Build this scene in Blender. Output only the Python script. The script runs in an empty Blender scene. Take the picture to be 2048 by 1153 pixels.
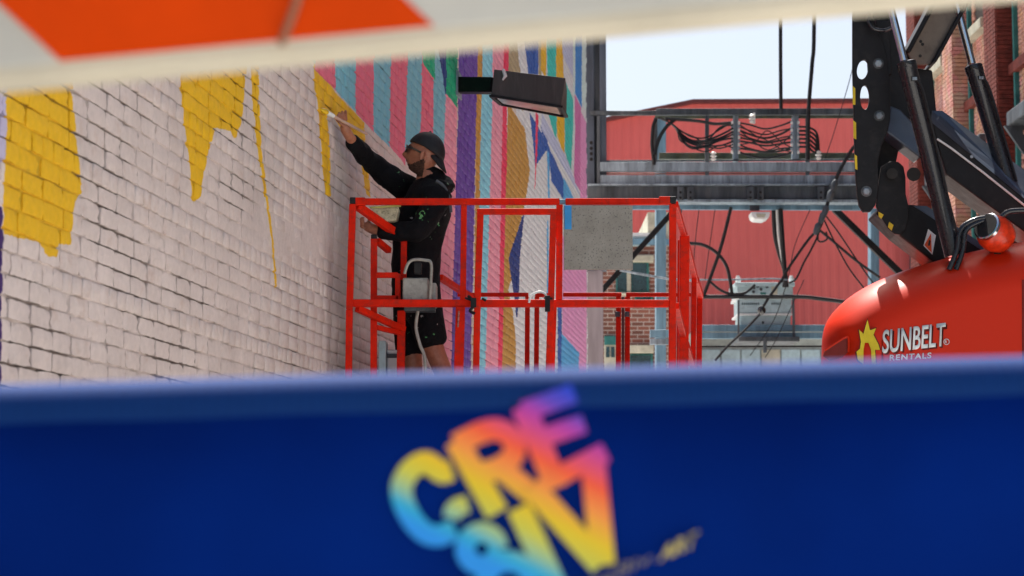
import bpy, bmesh, math, random
import numpy as np
from mathutils import Vector, Matrix, noise
R = math.radians
rnd = random.Random(7)
S = bpy.context.scene
col = S.collection

# ------------------------------------------------------------------ camera
F = 4200.0
PITCH = math.atan(454.0 / F)
CAMZ = 1.5
cd = bpy.data.cameras.new('camera'); cam = bpy.data.objects.new('camera', cd); col.objects.link(cam)
cam.location = (0, 0, CAMZ); cam.rotation_euler = (R(90) + PITCH, 0, 0)
cd.sensor_width = 36; cd.lens = F / 2048 * 36; cd.clip_start = .05; cd.clip_end = 600
cd.dof.use_dof = True; cd.dof.focus_distance = 12.2; cd.dof.aperture_fstop = 5.2
S.camera = cam
# ------------------------------------------------------------------ sky and sun
SUN_AZ, SUN_EL = R(-9), R(61)
w = bpy.data.worlds.new('World'); S.world = w; w.use_nodes = True
nt = w.node_tree; nt.nodes.clear()
sk = nt.nodes.new('ShaderNodeTexSky'); sk.sky_type = 'NISHITA'; sk.sun_disc = False
sk.sun_elevation = SUN_EL; sk.sun_rotation = SUN_AZ; sk.air_density = 1.0; sk.dust_density = 3.6; sk.ozone_density = .35
bg = nt.nodes.new('ShaderNodeBackground'); bg.inputs['Strength'].default_value = .06
wo = nt.nodes.new('ShaderNodeOutputWorld')
nt.links.new(sk.outputs[0], bg.inputs[0]); nt.links.new(bg.outputs[0], wo.inputs[0])
sl = bpy.data.lights.new('sun', 'SUN'); sl.energy = 5.0; sl.angle = R(.55); sl.color = (1, .95, .87)
so = bpy.data.objects.new('sun', sl); col.objects.link(so)
sv = Vector((math.sin(SUN_AZ) * math.cos(SUN_EL), math.cos(SUN_AZ) * math.cos(SUN_EL), math.sin(SUN_EL)))
so.rotation_euler = sv.to_track_quat('Z', 'Y').to_euler(); so.location = (0, 0, 40)
S.view_settings.view_transform = 'Standard'; S.view_settings.look = 'None'
S.view_settings.exposure = 1.46; S.view_settings.gamma = 1
S.view_settings.use_curve_mapping = False
S.cycles.max_bounces = 6; S.cycles.diffuse_bounces = 3; S.cycles.glossy_bounces = 3
S.cycles.use_denoising = True

# ------------------------------------------------------------------ pixel <-> world
UP = Vector((0, -math.sin(PITCH), math.cos(PITCH))); FW = Vector((0, math.cos(PITCH), math.sin(PITCH)))
C0 = Vector((0, 0, CAMZ))
def ray(px, py):
    return Vector((1, 0, 0)) * ((px - 1024) / F) + UP * (-(py - 576.5) / F) + FW
def P(px, py, Y):
    d = ray(px, py); return C0 + d * (Y / d.y)
AZ = math.atan(506 / 4224.5); TA = math.tan(AZ); X0 = -2.359
def W(px, py):                       # point on the mural wall plane
    d = ray(px, py); t = X0 / (d.x - TA * d.y); return C0 + d * t
UV = Vector((math.sin(AZ), math.cos(AZ), 0))
def uz(px, py):
    p = W(px, py); return (p.x - X0) * UV.x + p.y * UV.y, p.z

# ------------------------------------------------------------------ object helpers
def tag(o, label=None, cat=None, group=None, kind=None):
    if label: o['label'] = label
    if cat: o['category'] = cat
    if group: o['group'] = group
    if kind: o['kind'] = kind
    return o
def empty(name, loc=(0, 0, 0), rz=0, label=None, cat=None, group=None, kind=None):
    o = bpy.data.objects.new(name, None); col.objects.link(o)
    o.location = loc; o.rotation_euler = (0, 0, rz); o.empty_display_size = .1
    return tag(o, label, cat, group, kind)
def srgb(r, g, b):
    f = lambda c: (c / 255 / 12.92) if c / 255 <= .04045 else ((c / 255 + .055) / 1.055) ** 2.4
    return (f(r), f(g), f(b))
class NT:
    def __init__(s, name):
        s.m = bpy.data.materials.new(name); s.m.use_nodes = True; s.t = s.m.node_tree
        s.b = s.t.nodes['Principled BSDF']
    def n(s, typ, **kw):
        o = s.t.nodes.new('ShaderNode' + typ)
        for k, v in kw.items(): setattr(o, k, v)
        return o
    def l(s, a, b): s.t.links.new(a, b)
    def math(s, op, a, b=None, c=None):
        m = s.n('Math', operation=op)
        for i, v in enumerate((a, b, c)):
            if v is None: continue
            if isinstance(v, (int, float)): m.inputs[i].default_value = v
            else: s.l(v, m.inputs[i])
        return m.outputs[0]
    def noise(s, vec, scale, detail=4, rough=.55):
        t = s.n('TexNoise'); t.inputs['Scale'].default_value = scale; t.inputs['Detail'].default_value = detail
        t.inputs['Roughness'].default_value = rough
        if vec is not None: s.l(vec, t.inputs['Vector'])
        return t.outputs['Fac']
    def mix(s, fac, a, b, blend='MIX'):
        m = s.n('Mix', data_type='RGBA', blend_type=blend)
        for i, v in ((0, fac), (6, a), (7, b)):
            if isinstance(v, (int, float)): m.inputs[i].default_value = v
            elif isinstance(v, tuple): m.inputs[i].default_value = (*v, 1) if len(v) == 3 else v
            else: s.l(v, m.inputs[i])
        return m.outputs[2]
    def ramp(s, fac, stops, interp='LINEAR'):
        r = s.n('ValToRGB'); r.color_ramp.interpolation = interp
        e = r.color_ramp.elements
        while len(e) < len(stops): e.new(.5)
        for x, (p, c) in zip(e, stops): x.position = p; x.color = (*c, 1) if len(c) == 3 else c
        if fac is not None: s.l(fac, r.inputs[0])
        return r.outputs[0]
    def bump(s, h, strength=.3, dist=.01):
        b = s.n('Bump'); b.inputs['Strength'].default_value = strength; b.inputs['Distance'].default_value = dist
        s.l(h, b.inputs['Height']); s.l(b.outputs[0], s.b.inputs['Normal']); return b
def pos(n): return n.n('NewGeometry').outputs['Position']
MATS = {}
def mat(name, c, rough=.55, metal=0, var=.18, vs=6, bump=.15, bs=60, dirt=None, dirtamt=.5, bd=.004, coat=0, spec=.3, streak=False):
    if name in MATS: return MATS[name]
    n = NT(name); p = pos(n)
    pv = p
    if streak:
        mp = n.n('Mapping'); mp.inputs['Scale'].default_value = (1, 1, .12); n.l(p, mp.inputs[0]); pv = mp.outputs[0]
    f = n.noise(pv, vs, 6, .6)
    dk = tuple(max(0, x * (1 - var * 1.6)) for x in c); lt = tuple(min(1, x * (1 + var)) for x in c)
    colr = n.ramp(f, [(.3, dk), (.7, lt)])
    if dirt:
        d = n.noise(pv, vs * 2.3, 8, .7)
        fac = n.ramp(d, [(.5, (0, 0, 0)), (.68, (dirtamt,) * 3)])
        colr = n.mix(fac, colr, dirt)
    n.l(colr, n.b.inputs['Base Color'])
    n.b.inputs['Metallic'].default_value = metal
    rr = n.math('MULTIPLY_ADD', n.noise(p, vs * 3, 3), .3, rough - .15)
    n.l(rr, n.b.inputs['Roughness'])
    n.b.inputs['Specular IOR Level'].default_value = spec
    if coat: n.b.inputs['Coat Weight'].default_value = coat; n.b.inputs['Coat Roughness'].default_value = .08
    if bump: n.bump(n.noise(p, bs, 4), bump, bd)
    MATS[name] = n.m; return n.m

class MB:
    def __init__(s): s.v = []; s.f = []
    def add(s, vs, fs):
        o = len(s.v); s.v += [tuple(v) for v in vs]; s.f += [tuple(i + o for i in f) for f in fs]
    def beam(s, a, b, w, h, up=Vector((0, 0, 1)), taper=1):
        a = Vector(a); b = Vector(b); d = (b - a).normalized()
        if abs(d.dot(up)) > .98: up = Vector((0, 1, 0))
        sx = d.cross(up).normalized() * (w / 2); sy = sx.cross(d).normalized() * (h / 2)
        vs = [a - sx - sy, a + sx - sy, a + sx + sy, a - sx + sy]
        vs += [b + (-sx - sy) * taper, b + (sx - sy) * taper, b + (sx + sy) * taper, b + (-sx + sy) * taper]
        s.add(vs, [(3, 2, 1, 0), (4, 5, 6, 7), (0, 1, 5, 4), (1, 2, 6, 5), (2, 3, 7, 6), (3, 0, 4, 7)])
    def box(s, c, sx, sy, sz, M=None):
        vs = [Vector((x * sx / 2, y * sy / 2, z * sz / 2)) for x in (-1, 1) for y in (-1, 1) for z in (-1, 1)]
        if M: vs = [M @ v for v in vs]
        vs = [v + Vector(c) for v in vs]
        s.add(vs, [(0, 1, 3, 2), (4, 6, 7, 5), (0, 4, 5, 1), (2, 3, 7, 6), (0, 2, 6, 4), (1, 5, 7, 3)])
    def tube(s, pts, r, n=8, caps=True):
        pts = [Vector(p) for p in pts]; rs = r if isinstance(r, (list, tuple)) else [r] * len(pts)
        o = len(s.v); prev = None
        for i, p in enumerate(pts):
            d = (pts[min(i + 1, len(pts) - 1)] - pts[max(i - 1, 0)]).normalized()
            if prev is None:
                a = Vector((0, 0, 1)) if abs(d.z) < .9 else Vector((0, 1, 0))
                x = d.cross(a).normalized()
            else: x = (prev - d * prev.dot(d)).normalized()
            prev = x; y = d.cross(x)
            for k in range(n):
                t = 2 * math.pi * k / n; s.v.append(tuple(p + (x * math.cos(t) + y * math.sin(t)) * rs[i]))
        for i in range(len(pts) - 1):
            for k in range(n):
                a = o + i * n + k; b = o + i * n + (k + 1) % n
                s.f.append((a, b, b + n, a + n))
        if caps:
            s.f.append(tuple(o + k for k in reversed(range(n)))); s.f.append(tuple(o + (len(pts) - 1) * n + k for k in range(n)))
    def prism(s, pts, dvec):          # closed outline extruded by dvec
        pts = [Vector(p) for p in pts]; d = Vector(dvec); n = len(pts)
        s.add(pts + [p + d for p in pts], [tuple(range(n)), tuple(reversed(range(n, 2 * n)))] + [((i + 1) % n, i, n + i, n + (i + 1) % n) for i in range(n)])
    def build(s, name, m, parent=None, smooth=False, bevel=0, seg=2, loc=None):
        me = bpy.data.meshes.new(name); me.from_pydata(s.v, [], s.f); me.update()
        bm = bmesh.new(); bm.from_mesh(me); bmesh.ops.recalc_face_normals(bm, faces=bm.faces); bm.to_mesh(me); bm.free()
        if m: me.materials.append(m)
        o = bpy.data.objects.new(name, me); col.objects.link(o)
        if parent: o.parent = parent; o.matrix_parent_inverse = parent_inv(parent)
        if smooth:
            me.polygons.foreach_set('use_smooth', [True] * len(me.polygons))
            try: me.set_sharp_from_angle(angle=R(40))
            except Exception: pass
        if bevel:
            b = o.modifiers.new('bevel', 'BEVEL'); b.width = bevel; b.segments = seg; b.limit_method = 'ANGLE'; b.angle_limit = R(35)
            b.harden_normals = False
        return o
def parent_inv(p):
    M = Matrix.LocRotScale(p.location, p.rotation_euler, p.scale)
    if p.parent: M = Matrix.LocRotScale(p.parent.location, p.parent.rotation_euler, p.parent.scale) @ p.matrix_parent_inverse @ M
    return M.inverted()
def smoothpath(pts, n=6):
    pts = [Vector(p) for p in pts]; out = []
    for i in range(len(pts) - 1):
        p0 = pts[max(i - 1, 0)]; p1 = pts[i]; p2 = pts[i + 1]; p3 = pts[min(i + 2, len(pts) - 1)]
        for k in range(n):
            t = k / n
            out.append(.5 * ((2 * p1) + (p2 - p0) * t + (2 * p0 - 5 * p1 + 4 * p2 - p3) * t * t + (3 * p1 - p0 - 3 * p2 + p3) * t ** 3))
    out.append(pts[-1]); return out
def pp(seq, Y):                       # points in a plane at depth Y
    return [P(q[0], q[1], q[2] if len(q) > 2 else Y) for q in seq]
def k(Y): return Y / 4224.5           # metres per pixel at depth Y
def plate(name, outline, Y, th, m, parent, holes=(), bevel=.004):
    bm = bmesh.new(); edges = []
    for loop in [outline] + list(holes):
        vs = [bm.verts.new(P(x, y, Y)) for x, y in loop]
        edges += [bm.edges.new((vs[i], vs[(i + 1) % len(vs)])) for i in range(len(vs))]
    bmesh.ops.triangle_fill(bm, edges=edges, use_beauty=True)
    bmesh.ops.dissolve_limit(bm, angle_limit=.01, verts=bm.verts, edges=bm.edges)
    ex = bmesh.ops.extrude_face_region(bm, geom=list(bm.faces))
    bmesh.ops.translate(bm, verts=[g for g in ex['geom'] if isinstance(g, bmesh.types.BMVert)], vec=(0, th, 0))
    bmesh.ops.recalc_face_normals(bm, faces=bm.faces)
    me = bpy.data.meshes.new(name); bm.to_mesh(me); bm.free(); me.materials.append(m)
    o = bpy.data.objects.new(name, me); col.objects.link(o)
    if parent: o.parent = parent; o.matrix_parent_inverse = parent_inv(parent)
    if bevel:
        b = o.modifiers.new('bevel', 'BEVEL'); b.width = bevel; b.segments = 2; b.limit_method = 'ANGLE'
    return o
def ell(cx, cy, rx, ry, n=18, rot=0):
    return [(cx + rx * math.cos(t) * math.cos(rot) - ry * math.sin(t) * math.sin(rot), cy + rx * math.cos(t) * math.sin(rot) + ry * math.sin(t) * math.cos(rot)) for t in [2 * math.pi * i / n for i in range(n)]]

# ------------------------------------------------------------------ materials
red_paint = mat('red_paint', (.66, .016, .003), .5, var=.14, vs=11, dirt=(.26, .03, .02), dirtamt=.7, spec=.1, bs=150, bump=.08)
black_cap = mat('black_plastic', (.012, .012, .013), .5)
black_steel = mat('black_steel', (.008, .0072, .0085), .5, spec=.22, metal=0, dirt=(.045, .04, .036), dirtamt=.3, vs=5, coat=.05, bs=120)
sky_tinted_black = mat('sky_tinted_black_steel', (.06, .08, .12), .4, metal=.3, dirt=(.09, .09, .09), dirtamt=.3, vs=4, coat=.3)  # black steel with the sky's reflection mixed into its colour
tan_under = mat('bounce_tinted_underside', (.16, .125, .10), .6, dirt=(.07, .05, .04), vs=4)  # warm ground bounce put into the tan of the underside
chrome = mat('chrome_rod', (.62, .66, .72), .14, metal=1, var=.03, bump=0)
galv = mat('galvanised_steel', (.28, .35, .41), .55, metal=.05, var=.32, vs=7, dirt=(.06, .065, .07), dirtamt=.7, bs=50, streak=True)
galv_dark = mat('weathered_dark_steel', (.085, .10, .115), .6, metal=.3, var=.4, vs=5, dirt=(.2, .2, .2), dirtamt=.35, streak=True)
blue_steel = mat('blue_painted_steel', (.15, .27, .36), .55, var=.25, vs=6, dirt=(.07, .12, .16), dirtamt=.6, streak=True)
green_steel = mat('mossy_steel', (.085, .10, .075), .7, var=.4, vs=4, dirt=(.16, .15, .06), dirtamt=.5)
white_enamel = mat('white_enamel', (.72, .74, .74), .35, var=.06)
pale_blue = mat('pale_blue_tank', (.42, .56, .60), .4, var=.1, dirt=(.2, .26, .28), dirtamt=.4)
rubber = mat('cable_rubber', (.016, .016, .018), .45, var=.1, bump=.05)
glass_dark = mat('dark_window_glass', (.015, .04, .045), .08, var=.3, bump=0, spec=.9)
stone = mat('pale_stone', (.48, .46, .36), .8, var=.2, vs=3, dirt=(.2, .2, .16), dirtamt=.4, bump=.3, bs=20)

# ------------------------------------------------------------------ ground
gm = NT('pale_concrete'); p = pos(gm)
c = gm.ramp(gm.noise(p, 1.1, 8, .65), [(.3, (.40, .395, .38)), (.7, (.50, .49, .475))])  # pale concrete's own tone, varied at random
gm.l(c, gm.b.inputs['Base Color']); gm.b.inputs['Roughness'].default_value = .85; gm.bump(gm.noise(p, 90, 3), .5, .006)
m = MB(); m.add([(-250, -60, 0), (250, -60, 0), (250, 450, 0), (-250, 450, 0)], [(0, 1, 2, 3)])
tag(m.build('ground', gm.m), kind='structure')

# ------------------------------------------------------------------ mural paint
PINK = srgb(222, 108, 132); TEAL = srgb(118, 182, 200); YEL = srgb(226, 176, 22); LAV = srgb(186, 178, 205)
PURP = srgb(98, 62, 158); OCH = srgb(190, 140, 60); LBL = srgb(132, 200, 222); LPK = srgb(238, 148, 170)
RED = srgb(224, 52, 92); GOLD = srgb(188, 140, 66); NAVY = srgb(26, 50, 124); GRN = srgb(22, 168, 124); WHT = srgb(214, 214, 220)
BLU = srgb(44, 130, 208); TQ = srgb(48, 190, 182); MAUV = srgb(206, 112, 172); CYW = srgb(206, 236, 244); DPUR = srgb(56, 26, 96)
LVW = srgb(188, 192, 222); MIDB = srgb(40, 86, 170); PPK = srgb(226, 150, 200); TAUPE = srgb(170, 152, 120); SKY = srgb(84, 166, 222)
# each shape: colour, left outline, right outline (top to bottom) in the photograph, laid on the wall plane
SH = [
 (LAV, [(-40, 60), (-40, 330)], [(22, 60), (14, 330)]),
 (DPUR, [(-40, 395), (-40, 760)], [(7, 395), (2, 760)]),
 (YEL, [(20, 40), (14, 230), (8, 400), (7, 640)], [(138, 40), (148, 230), (158, 325), (166, 384), (168, 640)], [(0, 466), (40, 477), (80, 485), (88, 505), (96, 514), (110, 514), (116, 500), (120, 489), (141, 489), (144, 465), (147, 435), (151, 405), (160, 392), (172, 384)]),
 (YEL, [(354, 40), (365, 220), (375, 300), (384, 385), (392, 640)], [(502, 40), (490, 170), (484, 240), (478, 280), (470, 640)], [(380, 394), (388, 403), (394, 402), (400, 394), (408, 350), (418, 300), (430, 256), (445, 259), (460, 262), (469, 277), (474, 276), (479, 258), (494, 236)]),
 (YEL, [(500, 100), (503, 180), (510, 255), (522, 340), (532, 405), (543, 490), (551, 578)], [(515, 100), (518, 200), (526, 320), (536, 400), (546, 480), (555, 578)]),
 (YEL, [(628, 118), (634, 200), (638, 235), (645, 330), (652, 395)], [(632, 118), (652, 165), (656, 240), (660, 300), (661, 395)]),
 (YEL, [(628, 118), (628, 180), (660, 226), (722, 318), (724, 340), (733, 396)], [(632, 118), (668, 182), (728, 246), (731, 300), (736, 340), (741, 396)]),
 (PINK, [(628, 60), (630, 141)], [(668, 60), (672, 183), (672, 186)]),
 (TEAL, [(600, 60), (622, 120)], [(631, 60), (631, 138)]),
 (TEAL, [(668, 60), (672, 182), (712, 226)], [(712, 60), (712, 232)]),
 (PINK, [(711, 60), (711, 226), (742, 259)], [(750, 60), (748, 266)]),
 (TEAL, [(749, 60), (747, 262), (779, 295)], [(784, 60), (780, 300)]),
 (PINK, [(783, 60), (779, 293), (800, 317), (840, 372)], [(817, 60), (814, 200), (810, 372)]),
 (TEAL, [(816, 60), (814, 200), (808, 345)], [(844, 60), (842, 345)]),
 (PINK, [(844, 60), (843, 200), (838, 345)], [(870, 60), (868, 345)]),
 (TEAL, [(869, 60), (867, 200), (866, 345)], [(893, 60), (892, 345)]),
 (LPK, [(893, 60), (890, 260), (880, 400), (872, 760)], [(915, 60), (913, 400), (904, 760)]),
 (GRN, [(842, 60), (845, 125), (869, 160)], [(870, 60), (870, 162)]),
 (NAVY, [(870, 60), (870, 160), (891, 187)], [(893, 60), (893, 190)]),
 (GRN, [(893, 60), (893, 188), (914, 216)], [(915, 60), (915, 218)]),
 (PURP, [(918, 60), (916, 240), (908, 500), (902, 770)], [(957, 60), (952, 240), (946, 560), (940, 770)]),
 (OCH, [(957, 60), (952, 240), (949, 560), (944, 770)], [(966, 60), (962, 240), (956, 560), (952, 770)]),
 (LBL, [(966, 60), (962, 240), (957, 560), (952, 770)], [(986, 60), (984, 240), (975, 560), (970, 770)]),
 (LPK, [(986, 60), (984, 240), (975, 560), (970, 770)], [(1010, 60), (1004, 300), (999, 560), (995, 770)]),
 (RED, [(1009, 60), (1004, 300), (999, 560), (995, 770)], [(1019, 60), (1014, 300), (1008, 560), (1004, 770)]),
 (WHT, [(1014, 200), (1014, 300), (1008, 560), (1004, 770)], [(1110, 200), (1110, 770)]),
 (WHT, [(1034, 40), (1030, 640)], [(1182, 40), (1182, 640)]),
 (TAUPE, [(1019, 60), (1015, 225)], [(1034, 60), (1046, 225)]),
 (GOLD, [(1016, 205), (1014, 300), (1008, 560), (1004, 770)], [(1044, 205), (1056, 313), (1060, 342), (1052, 396), (1045, 431), (1018, 517), (1024, 558), (1017, 580), (1026, 624), (1032, 686), (1030, 770)]),
 (WHT, [(1032, 60), (1048, 225)], [(1058, 60), (1068, 225)]),
 (MIDB, [(1046, 60), (1056, 140), (1060, 225)], [(1077, 60), (1076, 225)]),
 (MIDB, [(1059, 225), (1068, 300), (1070, 332)], [(1082, 225), (1080, 255), (1094, 300), (1070, 334)]),
 (MIDB, [(1080, 250), (1093, 300), (1098, 340)], [(1086, 250), (1100, 300), (1100, 342)]),
 (MIDB, [(1099, 300), (1101, 340), (1105, 400)], [(1102, 300), (1127, 360), (1128, 402)]),
 (RED, [(1071, 222), (1071, 320), (1069, 380)], [(1077, 222), (1074, 320), (1070, 380)]),
 (SKY, [(1094, 300), (1096, 400)], [(1098, 300), (1100, 400)]),
 (SKY, [(1127, 356), (1127, 470)], [(1128, 356), (1150, 402), (1151, 470)]),
 (NAVY, [(1046, 430), (1017, 517), (1026, 580), (1033, 636)], [(1048, 430), (1040, 517), (1038, 600), (1035, 636)]),
 (TAUPE, [(1077, 60), (1077, 160)], [(1083, 60), (1083, 160)]),
 (YEL, [(1082, 60), (1082, 160)], [(1093, 60), (1092, 160)]),
 (TQ, [(1093, 60), (1096, 225), (1111, 280)], [(1112, 60), (1114, 225), (1113, 282)]),
 (YEL, [(1112, 60), (1113, 225), (1114, 270), (1128, 314)], [(1124, 60), (1130, 225), (1129, 316)]),
 (LVW, [(1124, 60), (1126, 160)], [(1148, 60), (1148, 160)]),
 (TQ, [(1129, 160), (1130, 300), (1140, 345)], [(1146, 160), (1147, 250), (1142, 347)]),
 (CYW, [(1146, 60), (1147, 240), (1146, 300)], [(1151, 60), (1151, 240), (1150, 300)]),
 (BLU, [(1151, 60), (1150, 187), (1162, 214)], [(1165, 60), (1164, 216)]),
 (LVW, [(1083, 225), (1083, 262), (1100, 300), (1127, 358), (1146, 396)], [(1097, 225), (1111, 270), (1135, 320), (1163, 398)]),
 (MAUV, [(1149, 187), (1150, 260), (1148, 350), (1150, 365)], [(1151, 187), (1162, 212), (1162, 396)]),
 (CYW, [(1164, 60), (1163, 225)], [(1177, 60), (1177, 235)]),
 (PPK, [(1162, 222), (1161, 300), (1158, 770)], [(1174, 222), (1173, 760)]),
 (SKY, [(1094, 440), (1094, 770)], [(1097, 440), (1096, 770)]),
 (MIDB, [(1116, 540), (1115, 770)], [(1124, 540), (1123, 770)]),
 (PPK, [(1125, 470), (1124, 770)], [(1160, 470), (1158, 770)]),
 (SKY, [(1123, 668), (1123, 770)], [(1124, 668), (1158, 705), (1158, 770)]),
]
def mural_material():
    n = NT('mural_paint_on_brick'); p = pos(n)
    d = n.n('VectorMath', operation='DOT_PRODUCT'); n.l(p, d.inputs[0]); d.inputs[1].default_value = tuple(UV)
    off = Vector((X0, 0, 0)).dot(UV)
    sep = n.n('SeparateXYZ'); n.l(p, sep.inputs[0])
    wob = n.math('SUBTRACT', n.noise(p, 14, 3), .5)
    wob2 = n.math('SUBTRACT', n.noise(p, 60, 2), .5)
    u = n.math('ADD', n.math('MULTIPLY_ADD', wob, .035, n.math('MULTIPLY', wob2, .018)), n.math('SUBTRACT', d.outputs['Value'], off))
    z = n.math('MULTIPLY_ADD', wob2, .02, sep.outputs[2])
    base = n.ramp(n.noise(p, 2.2, 6, .6), [(.32, srgb(216, 200, 194)), (.7, srgb(236, 220, 214))])
    # thin primer lets some of the clay show, more towards the lower courses
    old = n.ramp(n.noise(p, 9, 8, .7), [(.56, (0, 0, 0)), (.75, (.5, .5, .5))])
    base = n.mix(old, base, srgb(196, 160, 138))
    cur = base
    def curve(zn, pts, u0, u1):
        if len(pts) == 2:
            a = pts[0][0]; b = pts[1][0]
            return n.math('MULTIPLY_ADD', zn, b - a, a), False
        fc = n.n('FloatCurve'); cv = fc.mapping.curves[0]; fc.mapping.use_clip = False
        while len(cv.points) < len(pts): cv.points.new(.5, .5)
        z0, z1 = pts[0][1], pts[-1][1]
        srt = [((q[1] - z0) / (z1 - z0), (q[0] - u0) / (u1 - u0)) for q in pts]
        for pt, (x, y) in zip(cv.points, srt): pt.location = (x, y); pt.handle_type = 'VECTOR'
        fc.mapping.update(); n.l(zn, fc.inputs['Value'])
        return fc.outputs[0], True
    for sh in SH:
        c, L, Rr = sh[:3]
        # z of the wall at the outline's ends (bottom to top so that z rises)
        Lz = sorted([uz(*q) for q in L], key=lambda t: t[1]); Rz = sorted([uz(*q) for q in Rr], key=lambda t: t[1])
        zlo = max(Lz[0][1], Rz[0][1]); zhi = min(Lz[-1][1], Rz[-1][1])
        if zhi - zlo < .01: continue
        if min(L[0][1], Rr[0][1]) <= 118: zhi = 9.6
        if max(L[-1][1], Rr[-1][1]) >= 640: zlo = -1.0
        m = None
        for side, pts in ((0, Lz), (1, Rz)):
            z0, z1 = pts[0][1], pts[-1][1]
            uu = [q[0] for q in pts]; u0, u1 = min(uu) - .01, max(uu) + .01
            pts = [(q[0], q[1]) for q in pts]
            for i in range(1, len(pts)):
                if pts[i][1] <= pts[i - 1][1]: pts[i] = (pts[i][0], pts[i - 1][1] + 1e-3)
            zn = n.math('MULTIPLY_ADD', z, 1 / (z1 - z0), -z0 / (z1 - z0))
            cvo, isc = curve(zn, pts, u0, u1)
            if isc: us = n.math('MULTIPLY_ADD', u, 1 / (u1 - u0), -u0 / (u1 - u0))
            else: us = u
            g = n.math('GREATER_THAN', us, cvo) if side == 0 else n.math('LESS_THAN', us, cvo)
            m = g if m is None else n.math('MULTIPLY', m, g)
        zc = n.math('COMPARE', z, (zlo + zhi) / 2, (zhi - zlo) / 2)
        m = n.math('MULTIPLY', m, zc)
        if len(sh) > 3:
            bp = sorted([uz(*q) for q in sh[3]]); ba, bb = bp[0][0], bp[-1][0]; za, zb_ = min(q[1] for q in bp) - .01, max(q[1] for q in bp) + .01
            un = n.math('MULTIPLY_ADD', u, 1 / (bb - ba), -ba / (bb - ba))
            cvo, isc = curve(un, [(q[1], q[0]) for q in bp], za, zb_)
            m = n.math('MULTIPLY', m, n.math('GREATER_THAN', n.math('MULTIPLY_ADD', z, 1 / (zb_ - za), -za / (zb_ - za)), cvo))
        c = tuple(min(.92, v_ * 1.22) for v_ in c)
        cur = n.mix(m, cur, c)
    var = n.ramp(n.noise(p, 30, 5, .6), [(.3, (.86, .86, .86)), (.7, (1.0, 1.0, 1.0))])
    cur = n.mix(1.0, cur, var, 'MULTIPLY')
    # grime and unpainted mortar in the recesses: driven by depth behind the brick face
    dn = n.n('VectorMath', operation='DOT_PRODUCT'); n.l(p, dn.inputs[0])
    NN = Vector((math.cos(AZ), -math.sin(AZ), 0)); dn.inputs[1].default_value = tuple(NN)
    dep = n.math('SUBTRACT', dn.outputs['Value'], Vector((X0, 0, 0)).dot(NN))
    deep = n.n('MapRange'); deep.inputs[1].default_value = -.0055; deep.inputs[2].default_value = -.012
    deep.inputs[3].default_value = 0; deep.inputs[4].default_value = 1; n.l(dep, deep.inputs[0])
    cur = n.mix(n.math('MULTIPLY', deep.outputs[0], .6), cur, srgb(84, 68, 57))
    n.l(cur, n.b.inputs['Base Color']); n.b.inputs['Roughness'].default_value = .62
    n.b.inputs['Specular IOR Level'].default_value = .35
    hb = n.math('MULTIPLY_ADD', n.noise(p, 55, 6, .7), 1.0, n.math('MULTIPLY', n.noise(p, 240, 3), .4))
    n.bump(hb, .8, .008)
    return n.m
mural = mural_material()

# ------------------------------------------------------------------ bricks
CH, BL = .070, .205
def layout(u0, u1, z0, z1, keep, rr, hdr=6):
    out = []; nc = int((z1 - z0) / CH)
    for c in range(nc):
        z = z0 + c * CH; L = BL / 2 if c % hdr == 3 else BL
        x = u0 - rr.random() * L
        while x < u1:
            l = L * rr.uniform(.93, 1.05)
            if keep(x + l / 2, z + CH / 2): out.append((x, z, l))
            x += l
    return out
def brick_mesh(name, bricks, m, parent, rr, face=0.0, ch=.0035, jit=.003, dep=.03):
    nb = len(bricks); V = np.zeros((nb, 12, 3)); 
    for i, (x, z, l) in enumerate(bricks):
        gx = rr.uniform(.0025, .005); gz = rr.uniform(.0025, .005); d = -rr.uniform(-.002, .003) + face
        x0, x1, z0, z1 = x + gx, x + l - gx, z + gz, z + CH - gz
        j = [rr.uniform(-jit, jit) for _ in range(12)]
        q = ((x0 + j[0], z0 + j[1]), (x1 + j[2], z0 + j[3]), (x1 + j[4], z1 + j[5]), (x0 + j[6], z1 + j[7]))
        cc = ch * rr.uniform(.6, 1.6)
        s = ((1, 1), (-1, 1), (-1, -1), (1, -1))
        for a in range(4):
            V[i, a] = (q[a][0], face + dep, q[a][1]); V[i, 4 + a] = (q[a][0], d + cc * .8, q[a][1])
            V[i, 8 + a] = (q[a][0] + s[a][0] * cc, d + j[8 + a] * .6, q[a][1] + s[a][1] * cc)
    fb = []
    for a in range(4):
        b = (a + 1) % 4; fb += [(a, b, 4 + b, 4 + a), (4 + a, 4 + b, 8 + b, 8 + a)]
    fb.append((8, 9, 10, 11)); fb = np.array(fb)
    Fc = (fb[None] + (np.arange(nb) * 12)[:, None, None]).reshape(-1, 4)
    me = bpy.data.meshes.new(name); me.vertices.add(nb * 12); me.vertices.foreach_set('co', V.reshape(-1))
    me.loops.add(Fc.size); me.loops.foreach_set('vertex_index', Fc.reshape(-1).astype(np.int32))
    me.polygons.add(len(Fc)); me.polygons.foreach_set('loop_start', (np.arange(len(Fc)) * 4).astype(np.int32))
    try: me.polygons.foreach_set('loop_total', np.full(len(Fc), 4, np.int32))
    except Exception: pass
    me.update(calc_edges=True); me.validate(); me.materials.append(m)
    o = bpy.data.objects.new(name, me); col.objects.link(o); o.parent = parent
    tag(o, kind='stuff'); return o

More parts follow.
